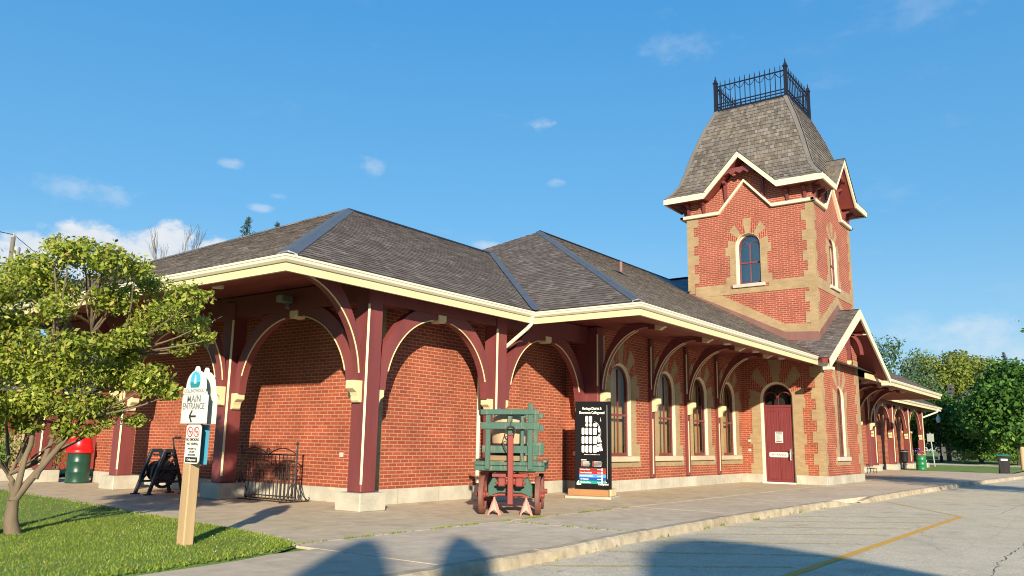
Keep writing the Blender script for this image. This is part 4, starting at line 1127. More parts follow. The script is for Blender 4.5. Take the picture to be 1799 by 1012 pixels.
v = np.stack([np.stack([P[:, 0] - dx, P[:, 1] - dy, z0], 1), np.stack([P[:, 0] + dx, P[:, 1] + dy, z0], 1), np.stack([P[:, 0] + lean[:, 0], P[:, 1] + lean[:, 1], z0 + hh], 1)], 1).reshape(-1, 3)
tag(np_quads('grass', v, n, M['grass_blade'], tri=True), kind='stuff')
cv = [(random.uniform(-8.5, -4.6), random.uniform(-4.4, -.5)) for _ in range(70)]
cv = np.array([p for p in cv if in_lawn(*p)]); cz = np.full(len(cv), .075); k_ = .007
tag(np_quads('clover_flowers', np.stack([np.stack([cv[:, 0] + dx, cv[:, 1] + dy, cz + dz], 1) for dx, dy, dz in ((-k_, 0, -k_), (0, -k_, k_ * .3), (k_, 0, k_), (0, k_, -k_ * .3))], 1).reshape(-1, 3), len(cv), M['letter_white']), kind='stuff')
ck_ = MB()
for (x0, x1, y0, y1) in ((-4, 26, -10.6, -10.9), (0, 34, -12.2, -12.3), (-6, 14, -13.9, -13.6), (10, 40, -9.6, -9.9)):
    n_ = int(max(abs(x1 - x0), abs(y1 - y0)) / .12); px_ = None; off = 0
    for q_ in range(n_ + 1):
        t_ = q_ / n_; off = off * .9 + random.gauss(0, .018); c_ = (x0 + (x1 - x0) * t_, y0 + (y1 - y0) * t_ + off); w_ = random.uniform(.002, .009) * (1 if random.random() > .2 else .3)
        if px_: ck_.poly([(px_[0], px_[1] - px_[2], -.1275), (c_[0], c_[1] - w_, -.1275), (c_[0], c_[1] + w_, -.1275), (px_[0], px_[1] + px_[2], -.1275)])
        px_ = (*c_, w_)
structure(ck_, 'asphalt_crack', M['slate'], uvs=False)
# weeds in the pavement joints and along the kerb
wp = []
for _ in range(900):
    t = random.random()
    if t < .5: x = random.uniform(-5, 3.6); y = -3.70 + random.gauss(0, .008)
    elif t < .7: x = random.choice((-5.0, -.62)) + random.gauss(0, .008); y = random.uniform(-6.0, -3.7)
    elif t < .85: x = random.uniform(-3.2, 9); y = ky(x) - .02
    else: x = random.gauss(-.3, .35); y = -3.68 + random.gauss(0, .02)
    if math.sin(x * 3.1 + 1) + math.sin(x * 7.7) + random.gauss(0, .6) < (.2 if t < .7 else .9): continue
    zb = -.02 if t < .7 or t > .85 else -.13
    for _ in range(7): wp.append((x + random.gauss(0, .018), y + random.gauss(0, .010), zb))
P = np.array(wp); n = len(P); ang = rng.random(n) * 6.3; hh = .03 + .03 * rng.random(n); dx, dy = np.cos(ang) * .007, np.sin(ang) * .007; ln = rng.normal(size=(n, 2)) * .02
v = np.stack([np.stack([P[:, 0] - dx, P[:, 1] - dy, P[:, 2]], 1), np.stack([P[:, 0] + dx, P[:, 1] + dy, P[:, 2]], 1), np.stack([P[:, 0] + ln[:, 0], P[:, 1] + ln[:, 1], P[:, 2] + hh], 1)], 1).reshape(-1, 3)
tag(np_quads('joint_weeds', v, n, M['grass_blade'], tri=True), kind='stuff')
# far side: verge and cross street
g = MB(); g.poly([(42.0, -6.6, -.02), (64, -6.6, -.02), (64, 40, -.02), (42.0, 40, -.02)]); structure(g, 'grass_verge', M['turf'])
g = MB(); g.poly([(64, -80, -.05), (76, -80, -.05), (76, 120, -.05), (64, 120, -.05)]); structure(g, 'cross_street', M['asphalt'])
g = MB(); g.poly([(76.2, -80, 0), (160, -80, .4), (160, 120, .4), (76.2, 120, 0)]); structure(g, 'far_lawn', M['turf'])

# ------------------------------------------------------------------ sign post
CAMX, CAMY = -11.788, -12.040
def at(az, d): return (CAMX + d * math.sin(rad(az)), CAMY + d * math.cos(rad(az)))
sp = empty('direction_sign', (-6.06, -3.12, 0), label='pale timber sign post with white MAIN ENTRANCE panel and arrow on the lawn', cat='sign')
b = MB(); b.box((-.068, -.075, -.1), (.068, .075, 1.95)); b.build('post', M['timber'], sp, bevel=.012)
CREST = [(-.245, 0), (.245, 0), (.245, .33), (.215, .345), (.215, .36), (.19, .40), (.185, .47), (.165, .53), (.13, .575), (.08, .61), (.035, .625), (.03, .65), (.012, .675), (-.012, .675), (-.03, .65), (-.035, .625), (-.08, .61), (-.13, .575), (-.165, .53), (-.185, .47), (-.19, .40), (-.215, .36), (-.215, .345), (-.245, .33)]
Fs = Frame((0, 0, 0), (0, -1, 0), (-1, 0, 0))
b = MB(); fprism(b, Fs, [(u + .10, v + 1.43) for u, v in CREST], .07, .105); pnl = b.build('entrance_panel', M['white'], sp, bevel=.004)
b = MB(); fprism(b, Fs, [(u + .02, v + 1.43) for u, v in CREST], -.105, -.07); b.build('rear_panel', M['white'], sp, bevel=.004)
b = MB(); w0, w1 = .105, .1075                       # crest: oval of sky and water with a small tower
for cl, (ru, rv), dv in (('o', (.115, .13), 0),):
    fprism(b, Fs, [(.10 + .12 * math.cos(t), 1.925 + .135 * math.sin(t)) for t in np.linspace(0, 2 * math.pi, 25)[:-1]], w0, w1, 0)
fprism(b, Fs, [(.10 + .105 * math.cos(t), 1.925 + .12 * math.sin(t)) for t in np.linspace(0, 2 * math.pi, 25)[:-1]], w1, w1 + .001, 1)
fprism(b, Fs, [(.10 + .10 * math.cos(t), 1.915 + .10 * math.sin(t)) for t in np.linspace(math.pi, 2 * math.pi, 13)], w1 + .001, w1 + .002, 2)
fprism(b, Fs, [(.075, 1.90), (.125, 1.90), (.112, 1.985), (.10, 2.01), (.088, 1.985)], w1 + .002, w1 + .003, 0)
fprism(b, Fs, [(-.11, 1.775), (.31, 1.775), (.325, 1.79), (.325, 1.835), (.31, 1.85), (-.11, 1.85), (-.125, 1.835), (-.125, 1.79)], w0, w1 + .004, 0)
m_sky = paint_mat('crest_sky_blue', (.06, .36, .55), .5, .05); m_sea = paint_mat('crest_sea_green', (.02, .20, .22), .5, .1)
b.build('crest', [M['white'], m_sky, m_sea], pnl)
text('COLLINGWOOD', .058, 'crest_lettering', M['ink_grey'], pnl, Fs.mtx(.10, 1.812, .1125), sx=.92, bold=.0006)
text('MAIN', .115, 'panel_lettering', M['ink_grey'], pnl, Fs.mtx(.10, 1.715, .1065), bold=.002)
text('ENTRANCE', .105, 'panel_lettering', M['ink_grey'], pnl, Fs.mtx(.10, 1.63, .1065), sx=.82, bold=.002)
b = MB()
for a, c in (((.035, 1.515), (.165, 1.515)), ((.035, 1.515), (.085, 1.585)), ((.035, 1.515), (.085, 1.445))):
    d = Vector((c[0] - a[0], c[1] - a[1])).normalized(); nn = Vector((-d.y, d.x)) * .012
    fprism(b, Fs, [(a[0] - nn.x, a[1] - nn.y), (c[0] - nn.x, c[1] - nn.y), (c[0] + nn.x, c[1] + nn.y), (a[0] + nn.x, a[1] + nn.y)], .105, .107)
b.build('arrow', M['ink'], pnl)
b = MB(); RR = lambda u0, u1, v0, v1, r: [(u0 + r, v0), (u1 - r, v0), (u1, v0 + r), (u1, v1 - r), (u1 - r, v1), (u0 + r, v1), (u0, v1 - r), (u0, v0 + r)]
fprism(b, Fs, RR(-.035, .255, .97, 1.42, .03), .07, .082); ns = b.build('no_smoking_plate', M['white'], sp)
b = MB()
for cu in (.045, .175):
    b.tube([Fs(cu + .052 * math.cos(t), 1.335 + .056 * math.sin(t), .084) for t in np.linspace(0, 2 * math.pi, 17)[:-1]], .007, 4, closed=True)
    b.beam(Fs(cu - .036, 1.375, .084), Fs(cu + .036, 1.295, .084), .010, .006)
b.build('prohibition_ring', M['red_ring'], ns)
b = MB()
for cu in (.045, .175): fbox(b, Fs, cu - .03, cu + .03, 1.330, 1.342, .082, .0838)
fbox(b, Fs, -.01, .23, .985, 1.045, .082, .084)
b.build('plate_printing', M['ink'], ns)
for s_, v_, z_ in (('NO SMOKING', 1.245, .042), ('NO VAPING', 1.195, .042), ('WITHIN 9 m', 1.14, .03), ('OF ANY', 1.105, .03), ('ENTRANCE', 1.07, .03)):
    text(s_, z_, 'plate_lettering', M['ink'], ns, Fs.mtx(.11, v_, .0835), bold=.0008)
text('Collingwood', .034, 'plate_lettering', M['letter_white'], ns, Fs.mtx(.11, 1.015, .0845))
b = MB(); fbox(b, Fs, -.15, .17, .96, 1.42, -.09, -.07); b.build('blue_backing_board', M['blue_board'], sp)

# ------------------------------------------------------------------ map board
az = rad(75); mb_rot = -az
mpb = empty('map_board', (5.27, -2.26, 0), rz=-(az), label='tall black heritage district map board on a timber plinth', cat='map sign')
# local axes: x = to the right along the face, y = away from viewer
b = MB(); b.box((-1.04, -.06, 0), (.08, .82, .06)); b.build('concrete_pad', M['block'], mpb, bevel=.01)
b = MB(); b.box((-.98, 0, .06), (0, .14, .215)); b.box((-.98, .62, .06), (0, .76, .215)); b.build('base_timber', M['timber_base'], mpb, bevel=.008)
b = MB(); b.box((-.06, .145, .062), (.035, .615, .213)); b.box((-1.015, .145, .062), (-.92, .615, .213)); b.box((-.915, .145, .06), (-.065, .615, .19)); b.build('base_end_timber', M['timber_end'], mpb, bevel=.008)
bx0, bx1, byf = -.885, -.015, .27
b = MB(); b.box((bx0, byf, .215), (bx1, byf + .12, 2.27)); panel = b.build('panel', M['black'], mpb, bevel=.006)
Fm = Frame((0, byf, 0), (1, 0, 0), (0, -1, 0)); mc = -.52
text('Heritage District &', .092, 'map_title', M['letter_white'], panel, Fm.mtx(mc + .05, 2.10, .002), bold=.0012, sx=.68)
text('Downtown Collingwood', .092, 'map_title', M['letter_white'], panel, Fm.mtx(mc + .05, 2.0, .002), bold=.0012, sx=.68)
b = MB()
def blk(u0, u1, v0, v1): fprism(b, Fm, RR(u0, u1, v0, v1, .012), 0, .0025)
cu = [-.72, -.625, -.53, -.435]; cw = .066
for r, (v0, v1) in enumerate(((1.06, 1.225), (1.265, 1.44), (1.48, 1.64))):
    for k, u in enumerate(cu): blk(u, u + cw + (.02 if k == 3 else 0), v0, v1)
for k, u in enumerate(cu[1:]): blk(u, u + cw + (.035 if k == 2 else 0), 1.675, 1.745)
for u in cu[1:3]: blk(u, u + cw, 1.765, 1.92)
for q in ([(-.345, 1.08), (-.29, 1.09), (-.295, 1.20), (-.345, 1.19)], [(-.275, 1.095), (-.20, 1.11), (-.225, 1.215), (-.285, 1.205)], [(-.345, 1.21), (-.22, 1.235), (-.24, 1.275), (-.345, 1.25)],
          [(-.32, 1.30), (-.27, 1.31), (-.31, 1.45), (-.33, 1.45)], [(-.255, 1.30), (-.225, 1.31), (-.285, 1.50), (-.305, 1.48)], [(-.32, 1.60), (-.29, 1.52), (-.265, 1.57), (-.29, 1.70)]):
    fprism(b, Fm, q, 0, .003)
b.tube([Fm(-.40 + .0, 1.79, .003), Fm(-.33, 1.755, .003), Fm(-.28, 1.68, .003), Fm(-.245, 1.56, .003), Fm(-.25, 1.45, .003)], .004, 4)
fprism(b, Fm, [(-.265, 1.80), (-.235, 1.80), (-.245, 1.83), (-.25, 1.90), (-.255, 1.83)], 0, .003)
for k in range(5): fbox(b, Fm, -.70, -.54 + .05 * random.random(), .845 - .026 * k, .852 - .026 * k, 0, .002); fbox(b, Fm, -.42, -.27 + .05 * random.random(), .845 - .026 * k, .852 - .026 * k, 0, .002)
fbox(b, Fm, -.735, -.60, .875, .892, 0, .002); fbox(b, Fm, -.095, -.09, .45, 2.18, 0, .0015)
for k in range(14): fbox(b, Fm, -.66 + k * .028, -.645 + k * .028, 1.005, 1.018, 0, .002)
# emblems at the foot
fprism(b, Fm, [(-.79 + .055 * math.cos(t), .325 + .075 * math.sin(t)) for t in np.linspace(0, math.pi, 13)], 0, .002); fbox(b, Fm, -.845, -.735, .305, .318, 0, .002)
fprism(b, Fm, [(-.22, .36), (-.17, .40), (-.14, .43), (-.12, .385), (-.09, .36)], 0, .002)
b.build('map_printing', M['letter_white'], panel)
text('Collingwood', .06, 'emblem_lettering', M['letter_white'], panel, Fm.mtx(-.19, .325, .002), sx=.8, bold=.001)
b = MB()
for u in (-.735, -.45): fbox(b, Fm, u, u + .018, .735, .858, 0, .002)
b.build('legend_marker', M['red_ring'], panel)
for k, (nm, cc, s_) in enumerate((('brown', (.16, .03, .02), 'Heritage Homes'), ('crimson', (.50, .01, .03), 'Hume Street Retail'), ('sky_blue', (.04, .28, .62), 'Culture & Recreation'), ('royal_blue', (.008, .055, .30), 'The Shipyards'), ('teal', (.01, .24, .18), 'Hurontario Shops'))):
    v1 = .70 - k * .074; q = MB(); fbox(q, Fm, -.785, -.125, v1 - .072, v1, 0, .002)
    q.build('legend_band', paint_mat(nm + '_band', cc, .45, .04, bumpy=0), panel)
    text(s_[:18] if False else s_, .045, 'legend_lettering', M['letter_white'], panel, Fm.mtx(-.755, v1 - .036, .003), 'LEFT', sx=.8, bold=.0008)
    q = MB(); fbox(q, Fm, -.34, -.25, v1 - .043, v1 - .032, .002, .0035); fbox(q, Fm, -.235, -.205, v1 - .062, v1 - .008, .002, .0035); q.build('legend_mark', M['letter_white'], panel)

# ------------------------------------------------------------------ baggage cart
ct = empty('baggage_cart', (.42, -3.02, 0), rz=rad(-58), label='old green railway baggage cart with red wheels and upright red tongue', cat='cart')
b = MB(); b.box((-.625, -.30, .77), (.625, -.25, .86)); b.box((-.625, -.305, .865), (.625, -.25, .93)); b.box((-.625, 1.72, .77), (.625, 1.77, .93))
b.box((-.625, -.25, .77), (-.575, 1.72, .925)); b.box((.575, -.25, .77), (.625, 1.72, .925)); b.box((-.57, -.2, .80), (.57, -.08, .88)); b.box((-.57, .7, .80), (.57, .8, .88))
b.build('bed_frame', M['green_cart'], ct, bevel=.008)
b = MB()
for k in range(12):
    w = 1.15 / 12; b.box((-.573 + k * w + .004, -.248, .885), (-.573 + (k + 1) * w - .004, 1.718, .93 + random.uniform(0, .012)))
b.box((-.36, -.17, .945), (.36, .1, 1.035)); b.box((.60, -.28, .93), (.66, 1.7, .965)); b.box((-.66, -.28, .93), (-.60, 1.7, .965)); b.build('deck_boards', M['deck_wood'], ct, bevel=.004)
def rack(y, s, tops):
    q = MB(); r_ = random.Random(3)
    for x, zt in zip((-.39, .37), tops): q.box((x - .045, y - .03, .80), (x + .045, y + .03, zt))
    q.box((-.04, y + .031, 1.25), (.04, y + .07, 1.80)); q.box((.19, y + .031, .93), (.25, y + .07, 1.80))
    q.beam((-.53, y - .032 * s, 1.80), (.52, y - .032 * s, 1.815), .035, .095); q.beam((-.52, y - .034 * s, 1.56), (.53, y - .034 * s, 1.565), .035, .12); q.beam((-.50, y + .034 * s, 1.145), (.52, y + .034 * s, 1.15), .035, .13)
    return q.build('end_rack', M['green_cart'], ct, bevel=.006)
rack(-.31, 1, (1.80, 1.97)); rack(1.74, -1, (1.95, 1.93))
b = MB(); b.box((-.52, 1.70, 1.02), (.54, 1.735, 1.28)); b.build('tail_board', M['green_cart'], ct, bevel=.005)
b = MB(); b.beam((.03, -.36, .20), (.02, -.37, 1.42), .10, .07, up=(0, 1, 0)); b.build('tongue', M['red_cart'], ct, bevel=.01)
b = MB(); b.tube([(.02 + .085 * math.cos(t), -.40, 1.47 + .085 * math.sin(t)) for t in np.linspace(0, 2 * math.pi, 19)[:-1]], .011, 6, closed=True)
b.tube([(-.04, -.41, 1.37), (-.10, -.42, 1.36), (-.12, -.42, 1.28), (-.07, -.42, 1.16), (-.04, -.41, 1.12)], .010, 6); b.tube([(.02, -.40, 1.56), (.02, -.40, 1.62), (.05, -.40, 1.66)], .008, 6)
b.build('pull_ring', M['rust_iron'], ct)
b = MB(); b.box((-.20, -.34, .50), (-.06, -.20, .66)); b.box((.11, -.34, .50), (.25, -.20, .66)); b.tube([(-.25, -.30, .56), (.30, -.30, .56)], .025, 8); b.build('tongue_hinge', M['red_cart'], ct, bevel=.02)
b = MB(); Fc = Frame((0, 0, 0), (1, 0, 0), (0, -1, 0))
fprism(b, Fc, [(-.40, .30), (-.40, .50), (-.30, .68), (-.16, .50), (.16, .50), (.30, .68), (.40, .50), (.40, .30), (.2, .38), (-.2, .38)], -.05, .05)
fprism(b, Fc, [(-.40, .30), (-.40, .48), (.40, .48), (.40, .30)], -1.5, -1.40); b.build('bolster', M['green_cart'], ct, bevel=.01)
b = MB(); b.box((-.32, -.12, .66), (.32, .12, .72)); b.box((-.44, -.04, .74), (.44, 1.5, .77)); b.build('fifth_wheel_plate', M['red_cart'], ct)
b = MB(); b.tube([(-.56, 0, .34), (.56, 0, .34)], .028, 10); b.tube([(-.56, 1.45, .34), (.56, 1.45, .34)], .028, 10); b.build('axle', M['red_cart'], ct)
def wheel(x, y, r=.34):
    w = empty('wheel', (x, y, r)); w.parent = ct
    q = MB(); q.lathe([(r - .045, -.045), (r - .012, -.048), (r, -.040), (r, .040), (r - .012, .048), (r - .045, .045), (r - .045, -.045)], n=36, axis='x'); q.build('tyre', M['wheel_rim'], w)
    q = MB()
    for k in range(8):
        t = math.pi * 2 * k / 8; q.tube([(0, .05 * math.cos(t), .05 * math.sin(t)), (0, (r - .04) * math.cos(t), (r - .04) * math.sin(t))], [.028, .02], 6)
    q.build('spoke', M['red_cart'], w)
    q = MB(); q.lathe([(0, -.12), (.035, -.12), (.045, -.10), (.045, -.06), (.07, -.05), (.07, .05), (.045, .06), (.045, .10), (.035, .12), (0, .12)], n=16, axis='x'); q.build('hub', M['red_cart'], w)
for x, y in ((-.50, 0), (.50, 0), (-.50, 1.45), (.50, 1.45)): wheel(x, y)
b = empty('wooden_barrel', (0, 0, 0), label='weathered grey stave barrel standing in the baggage cart', cat='barrel')
R58 = Matrix.Translation((.42, -3.02, 0)) @ Matrix.Rotation(rad(-58), 4, 'Z'); b.location = R58 @ Vector((-.04, .17, 1.0))
q = MB(); q.lathe([(0, .03), (.265, .03), (.27, 0), (.30, .13), (.325, .30), (.33, .41), (.325, .52), (.30, .69), (.275, .82), (.26, .82), (.26, .78), (0, .78)], n=28); q.build('staves', M['barrel_wood'], b)
q = MB()
for z0, r0, r1 in ((.03, .276, .286), (.20, .312, .320), (.58, .319, .310), (.76, .288, .279)): q.lathe([(r0 + .004, z0), (r1 + .004, z0 + .05)], n=28)
q.build('hoop', M['rust_iron'], b)
def jack(loc, label):
    j = empty('axle_stand', loc, rz=rad(-58), label=label, cat='jack stand', group='pink axle stands under the cart')
    q = MB()
    for sx, sy in ((-1, -1), (1, -1), (1, 1), (-1, 1)): q.beam((sx * .10, sy * .09, .0), (sx * .022, sy * .022, .24), .035, .012)
    for s in (-1, 1): q.poly([(-.10, s * .09, .02), (0, s * .06, .10), (.10, s * .09, .02), (.02, s * .025, .24), (-.02, s * .025, .24)])
    q.lathe([(.030, .22), (.030, .27), (.018, .275), (.018, .31)], (0, 0, 0), 10); q.build('stand_frame', M['pink'], j)
    q = MB(); q.tube([(0, 0, .27), (0, 0, .325)], .014, 8); q.box((-.05, -.02, .325), (.05, .02, .345)); q.build('saddle', M['red_cart'], j); return j
jl = R58 @ Vector((-.27, -.16, 0)); jr = R58 @ Vector((.30, -.16, 0))
jack(jl, 'pink axle stand beneath the cart beside its left front wheel'); jack(jr, 'pink axle stand beneath the cart beside its right front wheel')

# ------------------------------------------------------------------ litter drum by the end wall
dr = empty('litter_bin', (-.46, 10.9, 0), label='dark green steel drum litter bin with red plastic lid by the end wall', cat='bin')
q = MB(); q.lathe([(.285, 0), (.295, .02), (.29, .05), (.29, .26), (.302, .28), (.29, .30), (.29, .53), (.302, .55), (.29, .57), (.29, .80), (.30, .82)], n=28); q.build('drum', M['bin_green'], dr)
q = MB(); q.lathe([(.335, .80), (.34, .84), (.33, .88), (.315, .90), (.325, .92), (.30, .945), (.285, 1.06), (.27, 1.17), (.25, 1.19), (0, 1.19)], n=28); q.build('lid', M['bin_red'], dr)

# ------------------------------------------------------------------ iron bike rack by the end wall
rk_ = empty('iron_railing_rack', (-.62, 2.45, 0), label='rusty wrought iron railing section standing on scrolled feet by the end wall', cat='iron rack')
q = MB(); ya, yb = -.80, 1.05
def arcp(y0, y1, zb, h, x=0): return [(x, y0 + (y1 - y0) * k / 14, zb + h * math.sin(math.pi * k / 14) ** .8) for k in range(15)]
q.tube([(0, ya, .10), (0, yb, .10)], .014, 6); q.tube([(0, ya, .94), (0, yb, .94)], .014, 6)
q.tube(arcp(ya, .10, .94, .13), .012, 5); q.tube(arcp(.16, yb, .94, .13), .012, 5); q.tube([(0, .13 + .05 * math.cos(t), 1.0 + .07 * math.sin(t)) for t in np.linspace(0, 2 * math.pi, 13)[:-1]], .012, 5, closed=True)
nb = 15
for k in range(nb):
    y = ya + (yb - ya) * (k + .5) / nb; q.tube([(0, y, .02), (0, y, .94)], .009, 5)
q.build('bar_panel', M['rust_iron'], rk_)
q = MB(); q.tube([(.14, ya + .1, .62), (.14, .1, .62)], .011, 5); q.tube(arcp(ya + .1, .1, .62, .10, .14), .010, 5)
for k in range(6): q.tube([(.14, ya + .14 + k * .13, .05), (.14, ya + .14 + k * .13, .62)], .008, 5)
q.build('small_panel', M['rust_iron'], rk_)
for y, zt in ((ya, 1.14), (yb, 1.05)):
    q = MB(); q.tube([(0, y, 0), (0, y, zt)], .019, 6); q.lathe([(0, 0), (.035, .02), (.03, .05), (0, .07)], (0, y, zt), 8)
    for sx in (-1, 1):
        q.tube([(0, y, .62), (sx * .10, y, .35), (sx * .22, y, .12), (sx * .34, y, .03), (sx * .39, y, .05), (sx * .37, y, .09)], .012, 5)
        q.tube([(0, y, .42), (sx * .08, y, .2), (sx * .16, y, .05), (sx * .20, y, .03)], .010, 5)
    q.tube([(-.38, y, .015), (.38, y, .015)], .014, 5); q.build('scroll_foot', M['rust_iron'], rk_)
q = MB(); q.tube([(-.18, ya, .015), (-.18, yb, .015)], .013, 5); q.tube([(.18, ya, .015), (.18, yb, .015)], .013, 5); q.build('floor_rail', M['rust_iron'], rk_)

# ------------------------------------------------------------------ old hand winch
wn = empty('hand_winch', (-1.20, 5.62, 0), label='black cast iron hand winch with crank between two arcade posts', cat='winch')
for y in (-.27, .27):
    q = MB()
    for s in (-1, 1):
        q.beam((s * .42, y, .0), (s * .10, y, .98), .075, .055, up=(0, 1, 0)); q.box((s * .42 - .09, y - .05, 0), (s * .42 + .09, y + .05, .03))
    q.beam((-.33, y, .28), (.33, y, .28), .05, .045); q.beam((-.24, y, .56), (.24, y, .56), .05, .045); q.box((-.13, y - .035, .92), (.13, y + .035, 1.0)); q.beam((-.3, y, .3), (.16, y, .8), .04, .04, up=(0, 1, 0))
    q.build('side_frame', M['black_iron'], wn, bevel=.006)
q = MB(); q.lathe([(0, -.225), (.23, -.22), (.23, -.20), (.16, -.19), (.16, .19), (.23, .20), (.23, .22), (0, .225)], (0, 0, .50), 24, axis='y')
q.lathe([(.03, -.42), (.03, .34)], (0, 0, .50), 10, axis='y'); q.build('rope_drum', M['black_iron'], wn)
q = MB(); q.lathe([(.25, -.03), (.30, -.03), (.30, .03), (.25, .03), (.25, -.03)], (0, -.12, .44), 36, axis='y')
for k in range(6):
    t = math.pi * k / 3; q.beam((0, -.12, .44), (.27 * math.cos(t), -.12, .44 + .27 * math.sin(t)), .03, .04, up=(0, 1, 0))
for k in range(36):
    t = 2 * math.pi * k / 36; q.obox((.305 * math.cos(t), -.12, .44 + .305 * math.sin(t)), .022, .05, .022)
q.build('gear_wheel', M['black_iron'], wn)
q = MB(); q.lathe([(.09, -.03), (.11, -.03), (.11, .03), (.09, .03)], (.02, -.12, .86), 18, axis='y'); q.lathe([(.022, -.5), (.022, .4)], (.02, 0, .86), 10, axis='y'); q.tube([(.02, -.50, .86), (-.05, -.52, 1.02), (-.10, -.53, 1.24), (-.10, -.80, 1.25)], .018, 7); q.tube([(-.10, -.60, 1.247), (-.10, -.82, 1.252)], .024, 8)
q.build('crank', M['black_iron'], wn)

# ------------------------------------------------------------------ foreground tree
t1 = empty('small_tree', (-6.92, -.70, 0), label='multi-stemmed small leafy tree on the lawn in front of the end wall', cat='tree')
T0 = Vector((-6.92, -.70, 0))
CL = [(-6.68,-.8,3.64,.29),(-7.03,-.65,3.44,.33),(-6.29,-.97,3.54,.31),(-5.96,-1.11,3.5,.25),(-7.24,-.56,3.19,.36),(-6.77,-.76,3.21,.36),(-5.68,-1.23,3.38,.25),(-6.13,-1.04,3.16,.31),(-5.38,-1.36,3.08,.31),(-5.15,-1.46,2.82,.2),(-5.64,-1.25,2.89,.31),(-5.9,-1.14,2.59,.26),(-5.03,-1.51,2.64,.13),(-5.28,-1.4,2.51,.16),(-7.16,-.59,2.71,.33),(-6.76,-.77,2.86,.24),
 (-7.1,-.62,2.09,.35),(-6.72,-.79,2.07,.33),(-6.35,-.94,2.09,.33),(-5.97,-1.11,2.12,.33),(-5.65,-1.24,2.04,.31),(-5.39,-1.36,1.88,.16),(-6.86,-.72,1.7,.31),(-6.44,-.91,1.66,.31),(-6.06,-1.07,1.65,.24),(-5.72,-1.21,1.49,.15),(-7.11,-.62,1.61,.29),(-6.08,-1.06,1.43,.11),
 (-6.9,-.7,2.42,.30),(-6.5,-.85,2.40,.28),(-6.2,-1.0,2.42,.24),(-7.3,-.5,2.4,.33),(-5.85,-1.12,2.40,.20),(-6.9,-.7,1.40,.18),(-6.5,-.85,1.36,.17),(-7.3,-.55,1.38,.22),(-6.25,-.98,1.33,.13),
 (-7.62,-.4,2.99,.44),(-7.59,-.41,2.13,.44),(-8.01,-.23,2.52,.44),(-7.49,-.46,1.71,.33),(-6.51,-.87,3.83,.13),(-6.88,-.71,3.79,.11),(-6.25,-.98,3.83,.10)]
fw = Vector((.394, .919, 0)); rt = Vector((.919, -.394, 0))
rr = random.Random(11)
cl2 = []; limbs = MB(); forks = {}
def limb(p, q, r0, r1, sag=.0, n=6):
    p, q = Vector(p), Vector(q); m = (p + q) / 2 + Vector((rr.gauss(0, .05), rr.gauss(0, .05), sag)); pts = []
    for k in range(n + 1):
        t = k / n; pts.append(p * (1 - t) ** 2 + m * 2 * t * (1 - t) + q * t * t + Vector((rr.gauss(0, .008), rr.gauss(0, .008), 0)))
    limbs.tube(pts, [(r0 + (r1 - r0) * k / n) * (1 + rr.uniform(-.05, .05)) for k in range(n + 1)], 12 if r0 > .03 else 6)
F1 = T0 + Vector((-.03, .02, .46))
limb(T0 + Vector((.05, 0, -.05)), F1, .10, .068); limb(T0 + rt * -.20 + Vector((0, 0, -.05)), T0 + rt * -.46 + Vector((0, 0, .55)), .12, .07)
stems = [(F1, T0 + rt * .66 + fw * .1 + Vector((0, 0, 1.5)), .05, .028), (F1, T0 + rt * .12 + fw * -.1 + Vector((0, 0, 1.45)), .042, .026), (F1, T0 + rt * -.12 + fw * .3 + Vector((0, 0, .75)), .04, .026), (T0 + rt * -.12 + fw * .3 + Vector((0, 0, .75)), T0 + rt * .22 + fw * .3 + Vector((0, 0, 1.6)), .028, .02), (T0 + rt * -.46 + Vector((0, 0, .55)), T0 + rt * -.78 + fw * -.1 + Vector((0, 0, 1.6)), .055, .03), (T0 + rt * .2 + Vector((0, 0, .72)), T0 + rt * .5 + fw * .35 + Vector((0, 0, 1.75)), .032, .02)]
heads = []
for p, q, a, b in stems:
    limb(p, q, a, b, .08); heads.append(q)
    q2 = q + (q - p).normalized() * .65 + Vector((0, 0, .35)); limb(q, q2, b, b * .65); heads.append(q2)
for (x, y, z, r) in CL:
    for k in range(2):
        d = rr.uniform(-1.0, 1.0) if k else rr.uniform(-.35, .35)
        c = Vector((x, y, z)) + fw * d * (1 if z < 3.3 else .7)
        s = .72 if k else .82
        cl2.append((c.x, c.y, c.z, r * s * 1.4, r * s * 1.4, r * s * .95))
        h = min(heads, key=lambda v: (v - c).length + (0 if v.z < c.z else 1)); limb(h, c + Vector((0, 0, -r * .3)), .019, .006, -.06)
        for _ in range(3):
            e = c + Vector((rr.gauss(0, r * .6), rr.gauss(0, r * .6), rr.gauss(0, r * .4))); limb(c + Vector((0, 0, -r * .3)), e, .008, .003, 0, 3)
lo = limbs.build('trunk', M['bark'], t1); lo.location = -T0
lf = leaves(cl2, 6400, .066, .48, .12, .5, .5); lf -= np.array(T0)
np_quads('crown', lf, len(lf) // 4, M['leaf_near'], t1)
lf = leaves([(-5.10, -1.48, 3.25, .13, .13, .07), (-5.0, -1.52, 3.22, .08, .08, .04)], 2600, .06, .4, .2, .3) - np.array(T0)
np_quads('young_shoots', lf, len(lf) // 4, M['leaf_pink'], t1)

